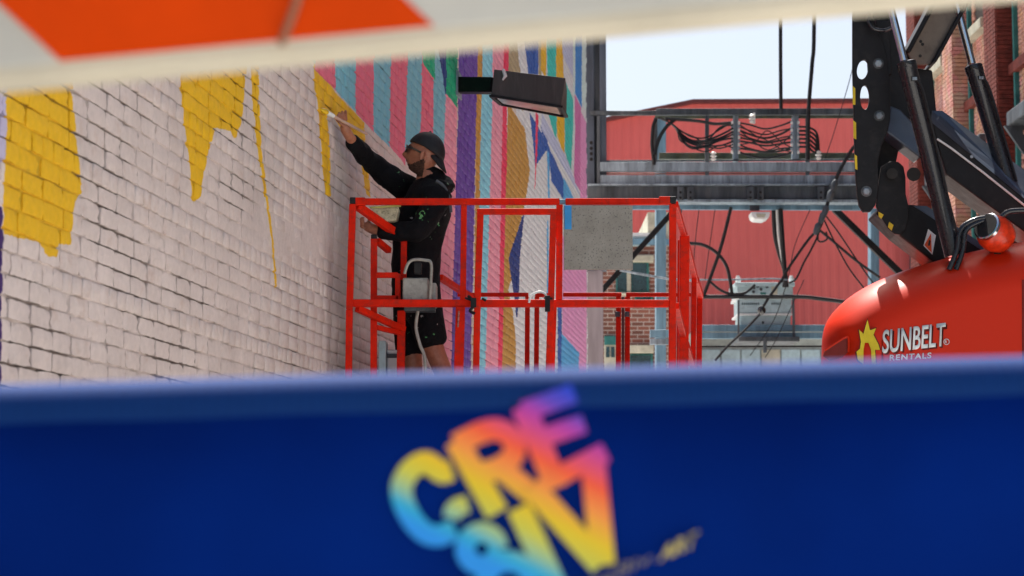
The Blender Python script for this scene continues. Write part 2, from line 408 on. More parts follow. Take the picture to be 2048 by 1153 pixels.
wall_origin = Vector((X0, 0, 0)); WRZ = R(90) - AZ
mural_b = empty('mural_building', wall_origin, WRZ, 'long painted brick side wall covered with a striped mural', 'building')
UEND = uz(1174, 500)[0]
def u2y(u): return u * math.cos(AZ)
keepL = lambda u, z: 1.3 < z < min(8.3, 1.5 + .262 * u2y(u) + .25) and u < UEND
BR = layout(5.6, UEND - .05, 1.2, 8.4, keepL, rnd)
def proj(u, z):
    X = X0 + u * UV.x; Y = u * UV.y; v = Vector((X, Y, z)) - C0
    f = v.dot(FW); return 1024 + F * v.x / f, 576.5 - F * v.dot(UP) / f, f
big = []
for b in BR:
    px, py, f = proj(b[0] + b[2] / 2, b[1] + CH / 2)
    if -30 < px < 1180 and 170 - px * .1 - 20 < py < 790: big.append((b[2] / f / f, b))
big.sort(reverse=True); near = [b for _, b in big[:295]]; nset = set(near)
rest = [b for b in BR if b not in nset]
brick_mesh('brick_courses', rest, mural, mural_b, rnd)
# a dozen near bricks shapes
def near_variant(i, L):
    rr = random.Random(100 + i); nx, nz = 6, 3; m = MB(); g = .0036
    idx = {}
    vs = []
    for a in range(nx + 1):
        for b in range(nz + 1):
            x = g + (L - 2 * g) * a / nx; z = g + (CH - 2 * g) * b / nz
            ed = min(a, nx - a) == 0 or min(b, nz - b) == 0
            x += rr.uniform(-.0022, .0022); z += rr.uniform(-.0022, .0022)
            if min(a, nx - a) == 0 and min(b, nz - b) == 0:
                x += .0018 if a == 0 else -.0018; z += .0014 if b == 0 else -.0014
            y = (.0025 if ed else 0) + rr.uniform(-.0012, .0012)
            if ed and rr.random() < .15: y += .005
            vs.append((x, y, z)); idx[a, b] = len(vs) - 1
    fs = [(idx[a, b], idx[a + 1, b], idx[a + 1, b + 1], idx[a, b + 1]) for a in range(nx) for b in range(nz)]
    ring = [(a, 0) for a in range(nx)] + [(nx, b) for b in range(nz)] + [(a, nz) for a in range(nx, 0, -1)] + [(0, b) for b in range(nz, 0, -1)]
    o = len(vs); 
    for (a, b) in ring: v = vs[idx[a, b]]; vs.append((v[0], .032, v[2]))
    for i2 in range(len(ring)):
        j = (i2 + 1) % len(ring); fs.append((idx[ring[i2]], o + i2, o + j, idx[ring[j]]))
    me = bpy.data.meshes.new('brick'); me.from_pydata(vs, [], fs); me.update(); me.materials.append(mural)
    bm = bmesh.new(); bm.from_mesh(me); bmesh.ops.recalc_face_normals(bm, faces=bm.faces); bm.to_mesh(me); bm.free()
    me.polygons.foreach_set('use_smooth', [True] * len(me.polygons)); me.set_sharp_from_angle(angle=R(35))
    return me
VF = [near_variant(i, BL) for i in range(9)]; VH = [near_variant(20 + i, BL / 2) for i in range(4)]
for x, z, l in near:
    full = l > BL * .75
    o = bpy.data.objects.new('brick', rnd.choice(VF if full else VH)); col.objects.link(o)
    o.parent = mural_b; o.location = (x, rnd.uniform(-.003, .002), z); o.scale = (l / (BL if full else BL / 2), 1, rnd.uniform(.95, 1.02))
    o.rotation_euler = (rnd.uniform(-.02, .02), rnd.uniform(-.008, .008), rnd.uniform(-.012, .012))
# mortar: recessed, uneven, with raked out gaps; flush smears where the wall was patched
def mortar():
    du = .05; us = np.arange(5.4, UEND, du); zs = []
    z = 1.2
    while z < 8.45: zs += [z - .004, z + .004, z + CH / 2]; z += CH
    nu, nz = len(us), len(zs); vs = []
    for iz, z in enumerate(zs):
        for u in us:
            a = noise.noise(Vector((u * 1.1, z * 1.6, 3))); b = noise.noise(Vector((u * 9, z * 11, 8)))
            y = .0072 + .0050 * b
            a2 = noise.noise(Vector((u * 1.5 + 9, z * 6, 1)))
            if a + .5 * a2 > .08: y += .014 * min(1, (a + .5 * a2 - .08) * 5) * (1 if iz % 3 < 2 else .5)
            px, py, f = proj(u, z)
            e = ((px - 590) / 130) ** 2 + ((py - 470) / 75) ** 2
            if e < 1: y = .007 - .010 * (1 - e) + .003 * b
            vs.append((u, y, z))
    i = np.arange(nu - 1)[None] + (np.arange(nz - 1) * nu)[:, None]
    Fc = np.stack([i, i + 1, i + nu + 1, i + nu], -1).reshape(-1, 4)
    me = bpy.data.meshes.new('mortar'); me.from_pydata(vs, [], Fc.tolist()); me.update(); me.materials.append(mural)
    o = bpy.data.objects.new('mortar', me); col.objects.link(o); o.parent = mural_b
mortar()
plain = mat('painted_wall_return', srgb(200, 182, 176), .8, bump=.4, bs=12)
m = MB()
def lbox(x0, x1, y0, y1, z0, z1):
    m.box(((x0 + x1) / 2, (y0 + y1) / 2, (z0 + z1) / 2), x1 - x0, y1 - y0, z1 - z0)
for bx in ((-3, 19.5, .045, 9, 0, 7.3), (19.5, UEND, .045, 9, 0, 8.7)):  # near roofline, out of view, kept low so sun reaches the platform
    lbox(*bx)
o = m.build('masonry_core', plain); o.parent = mural_b
m = MB(); lbox(-3, 5.4, -.004, .045, 0, 7.3); lbox(5.4, UEND, -.004, .045, 0, 1.18)
o = m.build('base_render', plain); o.parent = mural_b
m = MB(); lbox(-3, 19.5, -.05, 9, 7.3, 7.42); lbox(19.5, UEND + .05, -.05, 9, 8.7, 8.84)
o = m.build('coping', stone, bevel=.01); o.parent = mural_b
# ------------------------------------------------------------------ red metal building
rm = NT('red_corrugated_metal'); p = pos(rm)
c = rm.ramp(rm.noise(p, .5, 5, .6), [(.3, (.58, .098, .090)), (.7, (.66, .125, .112))])
rm.l(c, rm.b.inputs['Base Color']); rm.b.inputs['Roughness'].default_value = .5
YR = 52.0
rb = empty('red_building', P(1520, 1100, YR), 0, 'red corrugated metal industrial building with a low gabled roof behind the steel frame', 'building')
def topline(px): 
    return 243 + (px - 1208) * (206 - 243) / (1385 - 1208) if px < 1385 else 206 - (px - 1385) * 2 / 435
def corr(pxa, pxb, topf, pybot, Y, name):
    m = MB(); xa = P(pxa, 500, Y).x; xb = P(pxb, 500, Y).x; pitch = .22; prof = [(0, 0), (.08, 0), (.105, -.014), (.195, -.014)]
    x = xa; pts = []
    while x < xb:
        for dx, dy in prof: pts.append((x + dx, Y + dy))
        x += pitch
    vs = []; fs = []
    for i, (x, y) in enumerate(pts):
        px = 1024 + x / Y * 4224.5 * 1.0
        zt = P(px, topf(px), Y).z; vs += [(x, y, max(0, P(px, pybot, Y).z)), (x, y, zt)]
        if i: fs.append((2 * i - 2, 2 * i, 2 * i + 1, 2 * i - 1))
    m.add(vs, fs); return m.build(name, rm.m, rb)
corr(1211, 1822, topline, 1000, YR, 'wall_cladding')
m = MB(); trim = mat('dark_trim', (.12, .03, .03), .5)
for a, b in (((1206, 241), (1386, 204)), ((1386, 204), (1826, 202))):
    m.beam(P(a[0], a[1], YR - .1), P(b[0], b[1], YR - .1), .25, .09)
m.build('roof_trim', trim, rb)
m = MB(); m.beam(P(1209, 242, YR - .05), P(1209, 1000, YR - .05), .06, .08); m.build('corner_trim', white_enamel, rb)
m = MB(); a = P(1211, 241, YR + .1); b = P(1386, 206, YR + .1); c = P(1822, 204, YR + .1); z0 = 0
vs = [(a.x, YR + .1, 0), (a.x, YR + .1, a.z), (b.x, YR + .1, b.z), (c.x, YR + .1, c.z), (c.x, YR + .1, 0)]
m.prism(vs, (0, 18, 0)); m.build('building_shell', rm.m, rb)
m = MB(); m.beam(P(1834, 395, YR - .3), P(1834, 1000, YR - .3), .32, .3); m.build('dark_corner_bay', galv_dark, rb)

# ------------------------------------------------------------------ far brick house
fbk = NT('far_brickwork'); p = pos(fbk)
bt = fbk.n('TexBrick'); mp = fbk.n('Mapping'); mp.inputs['Rotation'].default_value = (R(90), 0, 0); fbk.l(p, mp.inputs[0]); fbk.l(mp.outputs[0], bt.inputs['Vector'])
bt.inputs['Scale'].default_value = 1; bt.inputs['Brick Width'].default_value = .24; bt.inputs['Row Height'].default_value = .085
bt.inputs['Mortar Size'].default_value = .009; bt.inputs['Color1'].default_value = (.26, .10, .07, 1); bt.inputs['Color2'].default_value = (.14, .06, .045, 1)
bt.inputs['Mortar'].default_value = (.42, .36, .32, 1)
fbk.l(fbk.mix(fbk.noise(p, 2, 4), bt.outputs[0], (.24, .12, .09)), fbk.b.inputs['Base Color']); fbk.b.inputs['Roughness'].default_value = .9
fbk.l(bt.outputs[0], fbk.b.inputs['Base Color'])
YH = 42.0
bh = empty('brick_house', P(1260, 1050, YH), 0, 'small brown brick house with pale stone lintels seen between mural wall and blue column', 'house')
def pbox(px0, px1, py0, py1, Y, th, m, name, parent, bevel=.0):
    mb = MB(); a = P(px0, py1, Y); b = P(px1, py0, Y)
    mb.add([(a.x, Y, a.z), (b.x, Y, a.z), (b.x, Y, b.z), (a.x, Y, b.z), (a.x, Y + th, a.z), (b.x, Y + th, a.z), (b.x, Y + th, b.z), (a.x, Y + th, b.z)],
           [(0, 1, 2, 3), (5, 4, 7, 6), (4, 0, 3, 7), (1, 5, 6, 2), (3, 2, 6, 7), (4, 5, 1, 0)])
    return mb.build(name, m, parent, bevel=bevel)
pbox(1208, 1340, 487, 1025, YH, 6, fbk.m, 'wall', bh)
pbox(1296, 1342, 425, 488, YH - .05, 5, stone, 'stone_pier', bh)
pbox(1262, 1342, 478, 489, YH - .2, 5.8, blue_steel, 'eave', bh)
pbox(1200, 1308, 466, 473, YH - .12, 5.8, white_enamel, 'gutter', bh)
pbox(1200, 1300, 473, 492, YH - .1, .3, pale_blue, 'fascia', bh)
teal_frame = mat('teal_window_frame', (.03, .16, .15), .5)
for (x0, x1, y0, y1) in ((1232, 1298, 524, 584), (1258, 1306, 708, 760), (1270, 1306, 592, 605)):
    f = pbox(x0, x1, y0, y1, YH - .06, .2, teal_frame, 'window', bh, .01)
    nn = 2 if x1 - x0 > 50 else 1
    for i in range(nn):
        wd = (x1 - x0 - 6) / nn
        pbox(x0 + 3 + i * wd, x0 + 3 + (i + 1) * wd - 2, y0 + 3, y1 - 3, YH - .08, .05, glass_dark, 'pane', f)
pbox(1254, 1262, 524, 584, YH - .11, .2, stone, 'mullion', bh, .01)
for (x0, x1, y0, y1) in ((1264, 1308, 510, 524), (1258, 1308, 690, 706), (1228, 1300, 585, 590)):
    pbox(x0, x1, y0, y1, YH - .2, .3, stone, 'lintel', bh, .02)
pbox(1209, 1233, 672, 690, YH - .14, .2, teal_frame, 'window_head', bh, .01)
f = pbox(1209, 1233, 690, 760, YH - .09, .2, stone, 'window', bh, .01)
for i in range(2): pbox(1212 + i * 10, 1219 + i * 10, 694, 715, YH - .12, .1, glass_dark, 'pane', f)
# low pale workshop behind the transformer
ws = empty('workshop', P(1540, 1050, 46), 0, 'low pale workshop with a band of windows under the transformer platform', 'building')
pbox(1396, 1690, 655, 1020, 46, 5.5, mat('pale_render', (.36, .40, .37), .8), 'wall', ws)
for i, x in enumerate(range(1404, 1680, 40)):
    pbox(x, x + 36, 700, 760, 45.94, .1, pale_blue if i % 4 != 3 else stone, 'window', ws)

# ------------------------------------------------------------------ utility gantry
YG = 30.0
ug = empty('steel_gantry', P(1440, 1200, YG), 0, 'weathered steel utility gantry with deep beams and a cable rack spanning the alley', 'gantry')
def gb(name, pts, wpx, m=galv, Y=YG, th=None, bev=.006):
    mb = MB(); q = [P(x, y, Y) for x, y in pts]
    for i in range(len(q) - 1): mb.beam(q[i], q[i + 1], th if th else wpx * k(Y), wpx * k(Y)) if abs((q[i + 1] - q[i]).x) > abs((q[i + 1] - q[i]).z) else mb.beam(q[i], q[i + 1], wpx * k(Y), th if th else wpx * k(Y), Vector((0, 1, 0)))
    return mb.build(name, m, ug, bevel=bev)
# column at the end of the mural: an H section with plates and bolt holes
def vcol(name, x0, x1, y0, y1, Y, m, th=.25): return pbox(x0, x1, y0, y1, Y, th, m, name, ug, .008)
cgalv = mat('blue_grey_column_steel', (.075, .095, .13), .55, var=.3, vs=6, dirt=(.03, .035, .04), dirtamt=.6, streak=True)
vcol('column_flange', 1170, 1187, -140, 540, YG, cgalv, .3); vcol('column_flange', 1201, 1211, -140, 540, YG, cgalv, .3)
vcol('column_web', 1187, 1201, -140, 540, YG + .12, galv_dark, .04)
vcol('column_flange', 1168, 1206, 540, 1240, YG + .1, mat('lavender_grey_steel', (.26, .24, .27), .5, streak=True), .2)
for y in range(286, 330, 11):
    mb = MB(); mb.tube([P(1182.5, y, YG - .012), P(1182.5, y, YG + .02)], 3.6 * k(YG), 12); mb.build('bolt', black_steel, ug, smooth=True)
gb('handrail', [(1180, 227), (1312, 227)], 9, galv_dark); gb('handrail', [(1312, 225), (1725, 224)], 13, galv_dark)
gb('rail_angle', [(1310, 235), (1725, 234)], 6, green_steel, YG + .1)
for x, y0, y1, wd, mm in ((1414, 232, 372, 8, galv_dark), (1615, 232, 372, 8, galv_dark), (1471, 232, 324, 11, galv), (1590, 232, 322, 14, galv), (1197, 232, 400, 6, galv_dark), (1311, 236, 330, 7, galv_dark), (1508, 226, 248, 5, white_enamel)):
    gb('rack_post', [(x, y0), (x, y1)], wd, mm, YG - .04 if wd < 10 else YG + .1)
gb('walkway_plank', [(1318, 313), (1712, 313)], 13, green_steel, YG + .25)
gb('walkway_plank', [(1205, 323), (1712, 320)], 4, galv_dark, YG + .05)
gb('channel_beam', [(1200, 335), (1716, 335)], 19, galv, YG - .02); gb('channel_beam', [(1200, 361), (1716, 361)], 19, galv, YG - .02)
gb('gap_angle', [(1205, 348), (1716, 348)], 3, mat('pink_steel', (.42, .25, .22), .7), YG + .05)  # thin pinkish strip in the gap between the channel beams
gb('main_girder', [(1175, 386), (1718, 386)], 29, galv_dark, YG + .02)
gb('girder_flange', [(1175, 405), (1722, 406)], 6, galv, YG, .35); gb('girder_flange', [(1175, 373), (1722, 373)], 3, galv, YG, .35)
gb('bottom_channel', [(1175, 414), (1722, 416)], 11, blue_steel, YG + .15)
for x in (1361, 1381, 1501, 1521, 1642, 1662):
    gb('splice_plate', [(x, 374), (x, 401)], 13, galv_dark, YG - .2, .02)
    for y in (385, 396):
        mb = MB(); mb.tube([P(x, y, YG - .235), P(x, y, YG - .2)], 2.6 * k(YG), 8); mb.build('bolt', black_steel, ug, smooth=True)
gb('plate', [(1352, 419), (1352, 427)], 24, galv_dark, YG - .1, .03); gb('plate', [(1509, 411), (1509, 422)], 20, galv_dark, YG - .1, .03)
YB = YG + 2.5
gb('rear_column', [(1321, 240), (1321, 1220)], 20, blue_steel, YB, .3); gb('rear_column', [(1747, 420), (1747, 1220)], 17, blue_steel, YB, .3)
gb('diagonal_brace', [(1345, 425), (1202, 584)], 11, black_steel, YG + .6); gb('diagonal_brace', [(1668, 418), (1826, 572)], 13, black_steel, YG + .6)
gb('lower_beam', [(1395, 657), (1660, 657)], 13, blue_steel, YG + .3); gb('lower_beam', [(1395, 672), (1660, 672)], 12, blue_steel, YG + .3)
gb('lower_beam', [(1300, 668), (1345, 668)], 15, blue_steel, YG + .3); gb('lower_beam', [(1300, 684), (1345, 684)], 12, galv, YG + .3)
gb('platform_underside', [(1470, 684), (1590, 684)], 9, galv_dark, YG + .5, 1.0); gb('conduit', [(1395, 694), (1700, 693)], 3.5, black_steel, YG + .1)
gb('platform_hanger', [(1586, 590), (1588, 674)], 5, galv_dark, YG + .2); gb('platform_hanger', [(1477, 600), (1477, 672)], 4, galv_dark, YG + .2)
for x in (1530,):
    gb('clamp', [(x, 676), (x, 706)], 7, galv_dark, YG, .06)

# transformer
tf = empty('transformer', P(1530, 655, YG + .5), 0, 'pale blue box transformer resting on the lower beam of the gantry', 'transformer')
def tb(*a, **kw): return pbox(*a, **kw)
pbox(1474, 1586, 572, 592, YG + .35, .75, pale_blue, 'upper_casing', tf, .012)
pbox(1470, 1590, 565, 573, YG + .30, .85, pale_blue, 'lid', tf, .01)
pbox(1478, 1583, 595, 627, YG + .37, .7, pale_blue, 'front_casing', tf, .012)
pbox(1473, 1587, 592, 598, YG + .33, .8, white_enamel, 'rim', tf, .008); pbox(1475, 1584, 627, 631, YG + .33, .8, white_enamel, 'rim', tf, .008)
pbox(1480, 1581, 631, 651, YG + .4, .65, pale_blue, 'base_casing', tf, .01)
for x, y in ((1508, 576), (1515, 573), (1522, 579), (1507, 584), (1534, 574)):
    mb = MB(); mb.tube([P(x, y, YG + .35), P(x, y, YG + .33)], 3.2 * k(YG), 12); mb.build('gauge', galv_dark, tf, smooth=True)
pbox(1521, 1532, 585, 591, YG + .345, .01, teal_frame, 'nameplate', tf); pbox(1543, 1555, 574, 590, YG + .345, .01, stone, 'nameplate', tf)
dk = mat('vent_black', (.02, .04, .05), .6)
for x in list(range(1484, 1520, 4)) + list(range(1543, 1562, 4)):
    pbox(x, x + 2.2, 606, 610, YG + .365, .01, dk, 'vent_slot', tf)
pbox(1524, 1528, 643, 648, YG + .395, .01, dk, 'drain_valve', tf)
for x in (1476, 1583):
    mb = MB(); q = P(x, 560, YG + .5); mb.tube([q + Vector((0, 0, -.06)), q, q + Vector((0, 0, .06))], [.03, .045, .02], 10); mb.build('bushing', white_enamel, tf, smooth=True)
# lamp under girder
gl = empty('underdeck_lamp', P(1520, 424, YG - .1), 0, 'white floodlight hanging under the main girder of the gantry', 'lamp')
mb = MB(); q = pp([(1502, 424), (1541, 424), (1538, 436), (1528, 440), (1510, 439), (1504, 434)], YG - .3); mb.prism(q, (0, .35, 0)); mb.build('housing', white_enamel, gl, bevel=.015)
mb = MB(); mb.prism(pp([(1512, 428), (1532, 428), (1529, 435), (1515, 435)], YG - .315), (0, .02, 0)); mb.build('lens', stone, gl)

# cables of the rack
def cable(name, seq, r, label, group=None, m=rubber, Y=YG, n=8, cat='cable'):
    mb = MB(); mb.tube(smoothpath(pp(seq, Y), n), r, 7); return tag(mb.build(name, m, smooth=True), label, cat, group)
ORD = ['topmost', 'second from the top', 'third from the top', 'fourth from the top', 'fifth from the top', 'fourth from the bottom', 'third from the bottom', 'second from the bottom', 'lowest']
g1 = 'cables looping across the left half of the rack'
for i in range(9):
    y = 244 + i * 6.5; s = rnd.uniform(-4, 4)
    cable('rack_cable', [(1316 + i * .8, 236), (1340 + i * 1.5, 246 + i * 1.2), (1362 + s, 262 + i * 2.6 + s), (1385, 274 + i * 2.9 + s), (1412, 276 + i * 3.2 - s), (1440, 258 + i * 4.6 + s * 2), (1466, y)], .010 + rnd.random() * .006,
          ORD[i] + ' black cable sagging between blue column and first rack post', g1, Y=YG - .1 - .02 * i)
g2 = 'cables slung between the two clamp posts'
for i in range(9):
    y = 246 + i * 7.3; s = rnd.uniform(-5, 5)
    cable('rack_cable', [(1478, y), (1500, y + 4 + s), (1530, y + 12 + s - i * .4), (1560, y + 6 + s * .5), (1586, y + rnd.uniform(-6, 6))], .010 + rnd.random() * .007,
          ORD[i] + ' black cable slung between the two clamp posts', g2, Y=YG - .1 + .02 * (i % 4))
g3 = 'cables curving down at the right end of the rack'
for i in range(6):
    y = 254 + i * 8
    cable('rack_cable', [(1598, y), (1616, y + 1), (1630 - i * 1.2, y + 8), (1636 - i, y + 22 - i * 2), (1638 - i * 1.5, 305)], .017,
          ORD[i if i < 3 else i + 3] + ' black cable bending down right of the second clamp post', g3, Y=YG - .12 - .01 * i)
wht = mat('white_porcelain', (.75, .75, .72), .25, var=.05, bump=0)
g4 = 'small porcelain insulators on the cable rack'
for x in (1471, 1590):
    for i in range(9):
        y = 246 + i * 7.3
        for sg in (-9, 9):
            mb = MB(); mb.tube([P(x + sg, y, YG - .1), P(x + sg * .55, y, YG - .1)], [.02, .03], 8)
            mb.build('cable_clamp', wht if i % 2 == 0 else galv, ug, smooth=True)
for x, y, lb in ((1427, 313, 'white ribbed insulator on the walkway plank left of the first clamp post'), (1637, 311, 'white ribbed insulator on the walkway plank at the right end of the rack'), (1504, 238, 'white ribbed insulator hanging under the rack handrail')):
    mb = MB(); q = P(x, y, YG - .15); pts = [q + Vector((0, 0, (i - 3) * .022)) for i in range(7)]
    mb.tube(pts, [.02, .045, .025, .05, .025, .045, .02], 10); tag(mb.build('insulator', wht, smooth=True), lb, 'insulator', g4)
# yoke of black hose on the blue column
cable('feeder_cable', [(1312, 238), (1306, 255), (1304, 290), (1307, 318), (1308, 330)], .028, 'thick black feeder cable running down the left side of the rack', Y=YG - .2)
cable('feeder_cable', [(1350, 240), (1335, 252), (1322, 270), (1314, 290), (1309, 310)], .026, 'thick black feeder cable crossing diagonally in front of the blue column', Y=YG - .22)
cable('feeder_cable', [(1330, 238), (1365, 240), (1400, 243), (1430, 248), (1462, 246)], .024, 'thick black feeder cable running level just under the rack handrail', Y=YG - .22)
cable('service_line', [(1561, -260), (1561, 100), (1562, 224)], .028, 'black vertical line dropping from the sky to the rack handrail, left of two', Y=YG)
cable('service_line', [(1629, -260), (1628, 60), (1624, 130), (1617, 224), (1616, 320)], .03, 'black vertical line dropping from the sky to the rack handrail, right of two', Y=YG - .3)
cable('guy_wire', [(1712, 90), (1702, 150), (1668, 265), (1650, 318)], .006, 'thin wire slanting from the black boom plate to the walkway plank', Y=YG - .5)
for i, dx in enumerate((0, 7, 14)):
    cable('drop_cable', [(1547 + dx, 418), (1550 + dx, 470), (1558 + dx * .6, 505), (1570, 545 + i), (1569 + i * 2, 575)], .035 if i != 1 else .022, ['left thick black drop cable hanging from girder down to the transformer lid', 'pale thin drop cable between two black ones above the transformer lid', 'right thick black drop cable hanging from girder down to the transformer lid'][i], 'drop cables above the transformer', m=rubber if i != 1 else wht, Y=YG + .2 - .06 * i)
for i, (y0, y1, y2) in enumerate(((262, 300, 268), (290, 262, 296), (250, 282, 305))):
    cable('rack_cable', [(1480, y0), (1512, (y0 + y1) / 2 + 6), (1535, y1), (1562, (y1 + y2) / 2 + 5), (1584, y2)], .009, ['thin loose cable crossing over the others between the clamp posts, dipping in the middle', 'thin loose cable crossing over the others between the clamp posts, rising in the middle', 'thin loose cable falling from top left to bottom right between the clamp posts'][i], g2, Y=YG - .22)
for seq, r, lb in (
    ([(1712, 290), (1700, 305), (1678, 345), (1660, 392), (1650, 425)], .026, 'twisted black bundle of lines coming down beside the boom plate to the knot'),
    ([(1650, 425), (1640, 455), (1618, 478), (1588, 520), (1570, 548), (1562, 565)], .02, 'black line from the knot of wires down to the transformer top'),
    ([(1646, 430), (1636, 470), (1622, 500), (1608, 525), (1592, 558), (1578, 566)], .015, 'looser black line hanging right of the main line above the transformer'),
    ([(1562, 562), (1540, 592), (1524, 618)], .02, 'black line from transformer lid to the marker ball'),
    ([(1522, 626), (1490, 660), (1455, 693), (1430, 722)], .018, 'black line running down left from the marker ball'),
    ([(1632, 455), (1665, 482), (1710, 520), (1760, 556)], .02, 'thin dark wire from the knot sloping right in front of the blue column'),
    ([(1650, 430), (1680, 470), (1720, 530), (1756, 580)], .012, 'thinner dark wire from the knot sloping steeply right to the red hood'),
    ([(1648, 440), (1672, 490), (1700, 540), (1735, 585)], .012, 'thinnest dark wire from the knot, leftmost of the right-hand fan'),
    ([(1637, 460), (1636, 480), (1644, 484), (1654, 478), (1652, 464)], .014, 'small wire loop hanging under the knot of lines'),
    ([(1400, 560), (1460, 560), (1540, 558), (1576, 560)], .013, 'pale thin wire running level to the transformer lid'),
    ([(1240, 541), (1300, 552), (1345, 559), (1400, 562)], .016, 'pale wire crossing in front of the far brick house'),
    ([(1400, 594), (1590, 594), (1640, 598), (1700, 606)], .03, 'taut dark cable crossing in front of the transformer'),
    ([(1462, 415), (1440, 500), (1408, 590)], .026, 'dark rod-like cable slanting down left under the girder'),
    ([(1375, 487), (1405, 490), (1432, 505), (1452, 530), (1460, 560), (1464, 590)], .026, 'black curved cable arching down to the left of the transformer'),
    ([(1418, 562), (1440, 580), (1462, 588), (1490, 586), (1510, 570)], .02, 'small sagging wire loop left of the transformer lid'),
    ([(1620, 420), (1590, 490), (1575, 560), (1548, 640), (1500, 712)], .006, 'fine wire running down across the transformer casing'),
    ([(1608, 560), (1580, 620), (1552, 680), (1530, 716)], .006, 'fine wire passing the right corner of the transformer'),
    ([(1398, 420), (1392, 470), (1384, 560)], .006, 'fine vertical wire in front of the red building, left one'),
    ([(1430, 420), (1418, 500), (1410, 560)], .006, 'fine slanting wire in front of the red building, right one')):
    pale = 'pale' in lb
    cable('overhead_wire', seq, r, lb, m=galv if pale else rubber, Y=YG - .35, cat='wire')
for i, q in enumerate(((1660, 392), (1650, 424), (1644, 436), (1634, 458), (1668, 372))):
    mb = MB(); c = P(*q, YG - .38); d = Vector((-.35, 0, -.94)); mb.tube([c - d * .09, c - d * .05, c + d * .05, c + d * .09], [.025, .048, .042, .025], 8)
    tag(mb.build('line_clamp', galv_dark, smooth=True), ['grey clamp on the twisted bundle below the boom plate', 'large grey clamp at the top of the wire knot', 'grey clamp in the middle of the wire knot', 'grey clamp at the bottom of the wire knot', 'topmost grey clamp on the twisted bundle'][i], 'clamp')
def ball(name, c, r, m, parent=None, n=16):
    mb = MB(); pts = [Vector(c) + Vector((0, 0, r * math.cos(math.pi * i / n))) for i in range(n + 1)]
    mb.tube(list(reversed(pts)), list(reversed([max(1e-4, r * math.sin(math.pi * i / n)) for i in range(n + 1)])), 20)
    return mb.build(name, m, parent, smooth=True)
tag(ball('marker_ball', P(1523, 621, YG - .4), 9 * k(YG), mat('glossy_black', (.012, .012, .014), .15, bump=0, coat=1)), 'glossy black ball threaded on the line in front of the transformer', 'ball')

# ------------------------------------------------------------------ right hand brick building
AZR = R(-1.0); VPX = 1024 + math.tan(AZR) * 4224.5
xr = 8.2
rw = NT('old_red_brick'); p = pos(rw)
vo = rw.n('TexVoronoi'); vo.inputs['Scale'].default_value = 5; rw.l(p, vo.inputs['Vector'])
c = rw.ramp(rw.noise(p, 3, 6, .7), [(.3, (.36, .15, .105)), (.5, (.56, .28, .20)), (.72, (.68, .40, .30))])  # salmon tones lifted to stand in for raking sun
c = rw.mix(.25, c, vo.outputs['Color'], 'MULTIPLY')
rw.l(c, rw.b.inputs['Base Color']); rw.b.inputs['Roughness'].default_value = .9; rw.bump(rw.noise(p, 30, 5), .6, .02)
shaded_brick = mat('shaded_red_brick', (.17, .035, .025), .85, var=.3, vs=8, bump=.5, bs=30)  # darker copy of the brick, pier shade put into the colour
mort = mat('dark_mortar', (.09, .075, .065), .95, bump=.5, bs=20)
# local frame of the alley face: x runs towards the camera, -y is the outward normal (towards the alley)
YF = 38.4
rbd = empty('brick_warehouse', (xr + YF * math.tan(AZR), YF, 0), -R(90) - AZR, 'old red brick warehouse with piers, sills and iron brackets behind the boom arm', 'building')
def local_box(x0, x1, y0, y1, z0, z1, m, name, bevel=0):
    mb = MB(); mb.box(((x0 + x1) / 2, (y0 + y1) / 2, (z0 + z1) / 2), x1 - x0, y1 - y0, z1 - z0); o = mb.build(name, m, bevel=bevel); o.parent = rbd; return o
local_box(0, 32, .03, 8, 0, 15, mort, 'wall_core')
kr = lambda u, z: not (3 < z < 4.3 and False)
zlo, zhi = 4.5, 13.5
bays = [(.4, 'w'), (3.3, 'w'), (6.2, 'w'), (9.1, 'w')]
def keepR(u, z):
    for b, _ in bays:
        if b + 1.15 < u < b + 2.15:
            if 5.2 < z < 7.3 or 9.4 < z < 11.9: return False
    return True
bricks = layout(0, 12, zlo, zhi, keepR, rnd, 99)
brick_mesh('brick_courses', bricks, rw.m, rbd, rnd, ch=.007, jit=.004, face=0.0)
for b, _ in bays:
    # brick pier standing proud, with its own courses on the side that faces the camera
    local_box(b, b + .75, -.26, .03, 0, 14.2, shaded_brick, 'pier')
    pier = layout(0, .26 + .3, zlo, zhi, lambda u, z: u < .5, rnd, 99)
    for z in np.arange(4.5, 13.5, CH * 1.0):
        pass
    mb = MB()
    for z in np.arange(4.5, 13.8, CH):
        mb.box((b + .757, -.13 + rnd.uniform(-.002, .002), z + CH / 2), .02, .255, CH - .012)
        o_ = rnd.uniform(0, .1)
        x = b + .01
        while x < b + .74:
            l = min(.2, b + .74 - x); mb.box((x + l / 2, -.266, z + CH / 2), l - .012, .02, CH - .012); x += .205
    o = mb.build('pier_bricks', rw.m if int(b) % 2 else shaded_brick); o.parent = rbd; tag(o, kind='stuff')
    for (z0, z1) in ((5.2, 7.3), (9.4, 11.9)):
        f = local_box(b + 1.15, b + 2.15, .10, .2, z0, z1, glass_dark, 'window')
        local_box(b + 1.05, b + 2.25, -.16, .12, z0 - .16, z0, stone, 'window_sill', .01)
        local_box(b + 1.05, b + 2.25, -.22, .05, z1, z1 + .22, galv_dark, 'window_hood', .02)
        for xx in (b + 1.1, b + 2.2):
            mb = MB(); mb.prism([(xx, .02, z1), (xx, -.28, z1), (xx, .02, z1 - .45)], (.08, 0, 0)); o = mb.build('bracket', galv_dark); o.parent = rbd
    local_box(b + .95, b + 1.03, -.07, .02, 0, 14, teal_frame, 'downpipe', .01)
for z in (8.15, 12.6):
    local_box(0, 32, -.1, .04, z, z + .16, shaded_brick, 'string_course', .01); 
local_box(0, 32, -.5, 8, 15, 15.4, stone, 'cornice', .02)

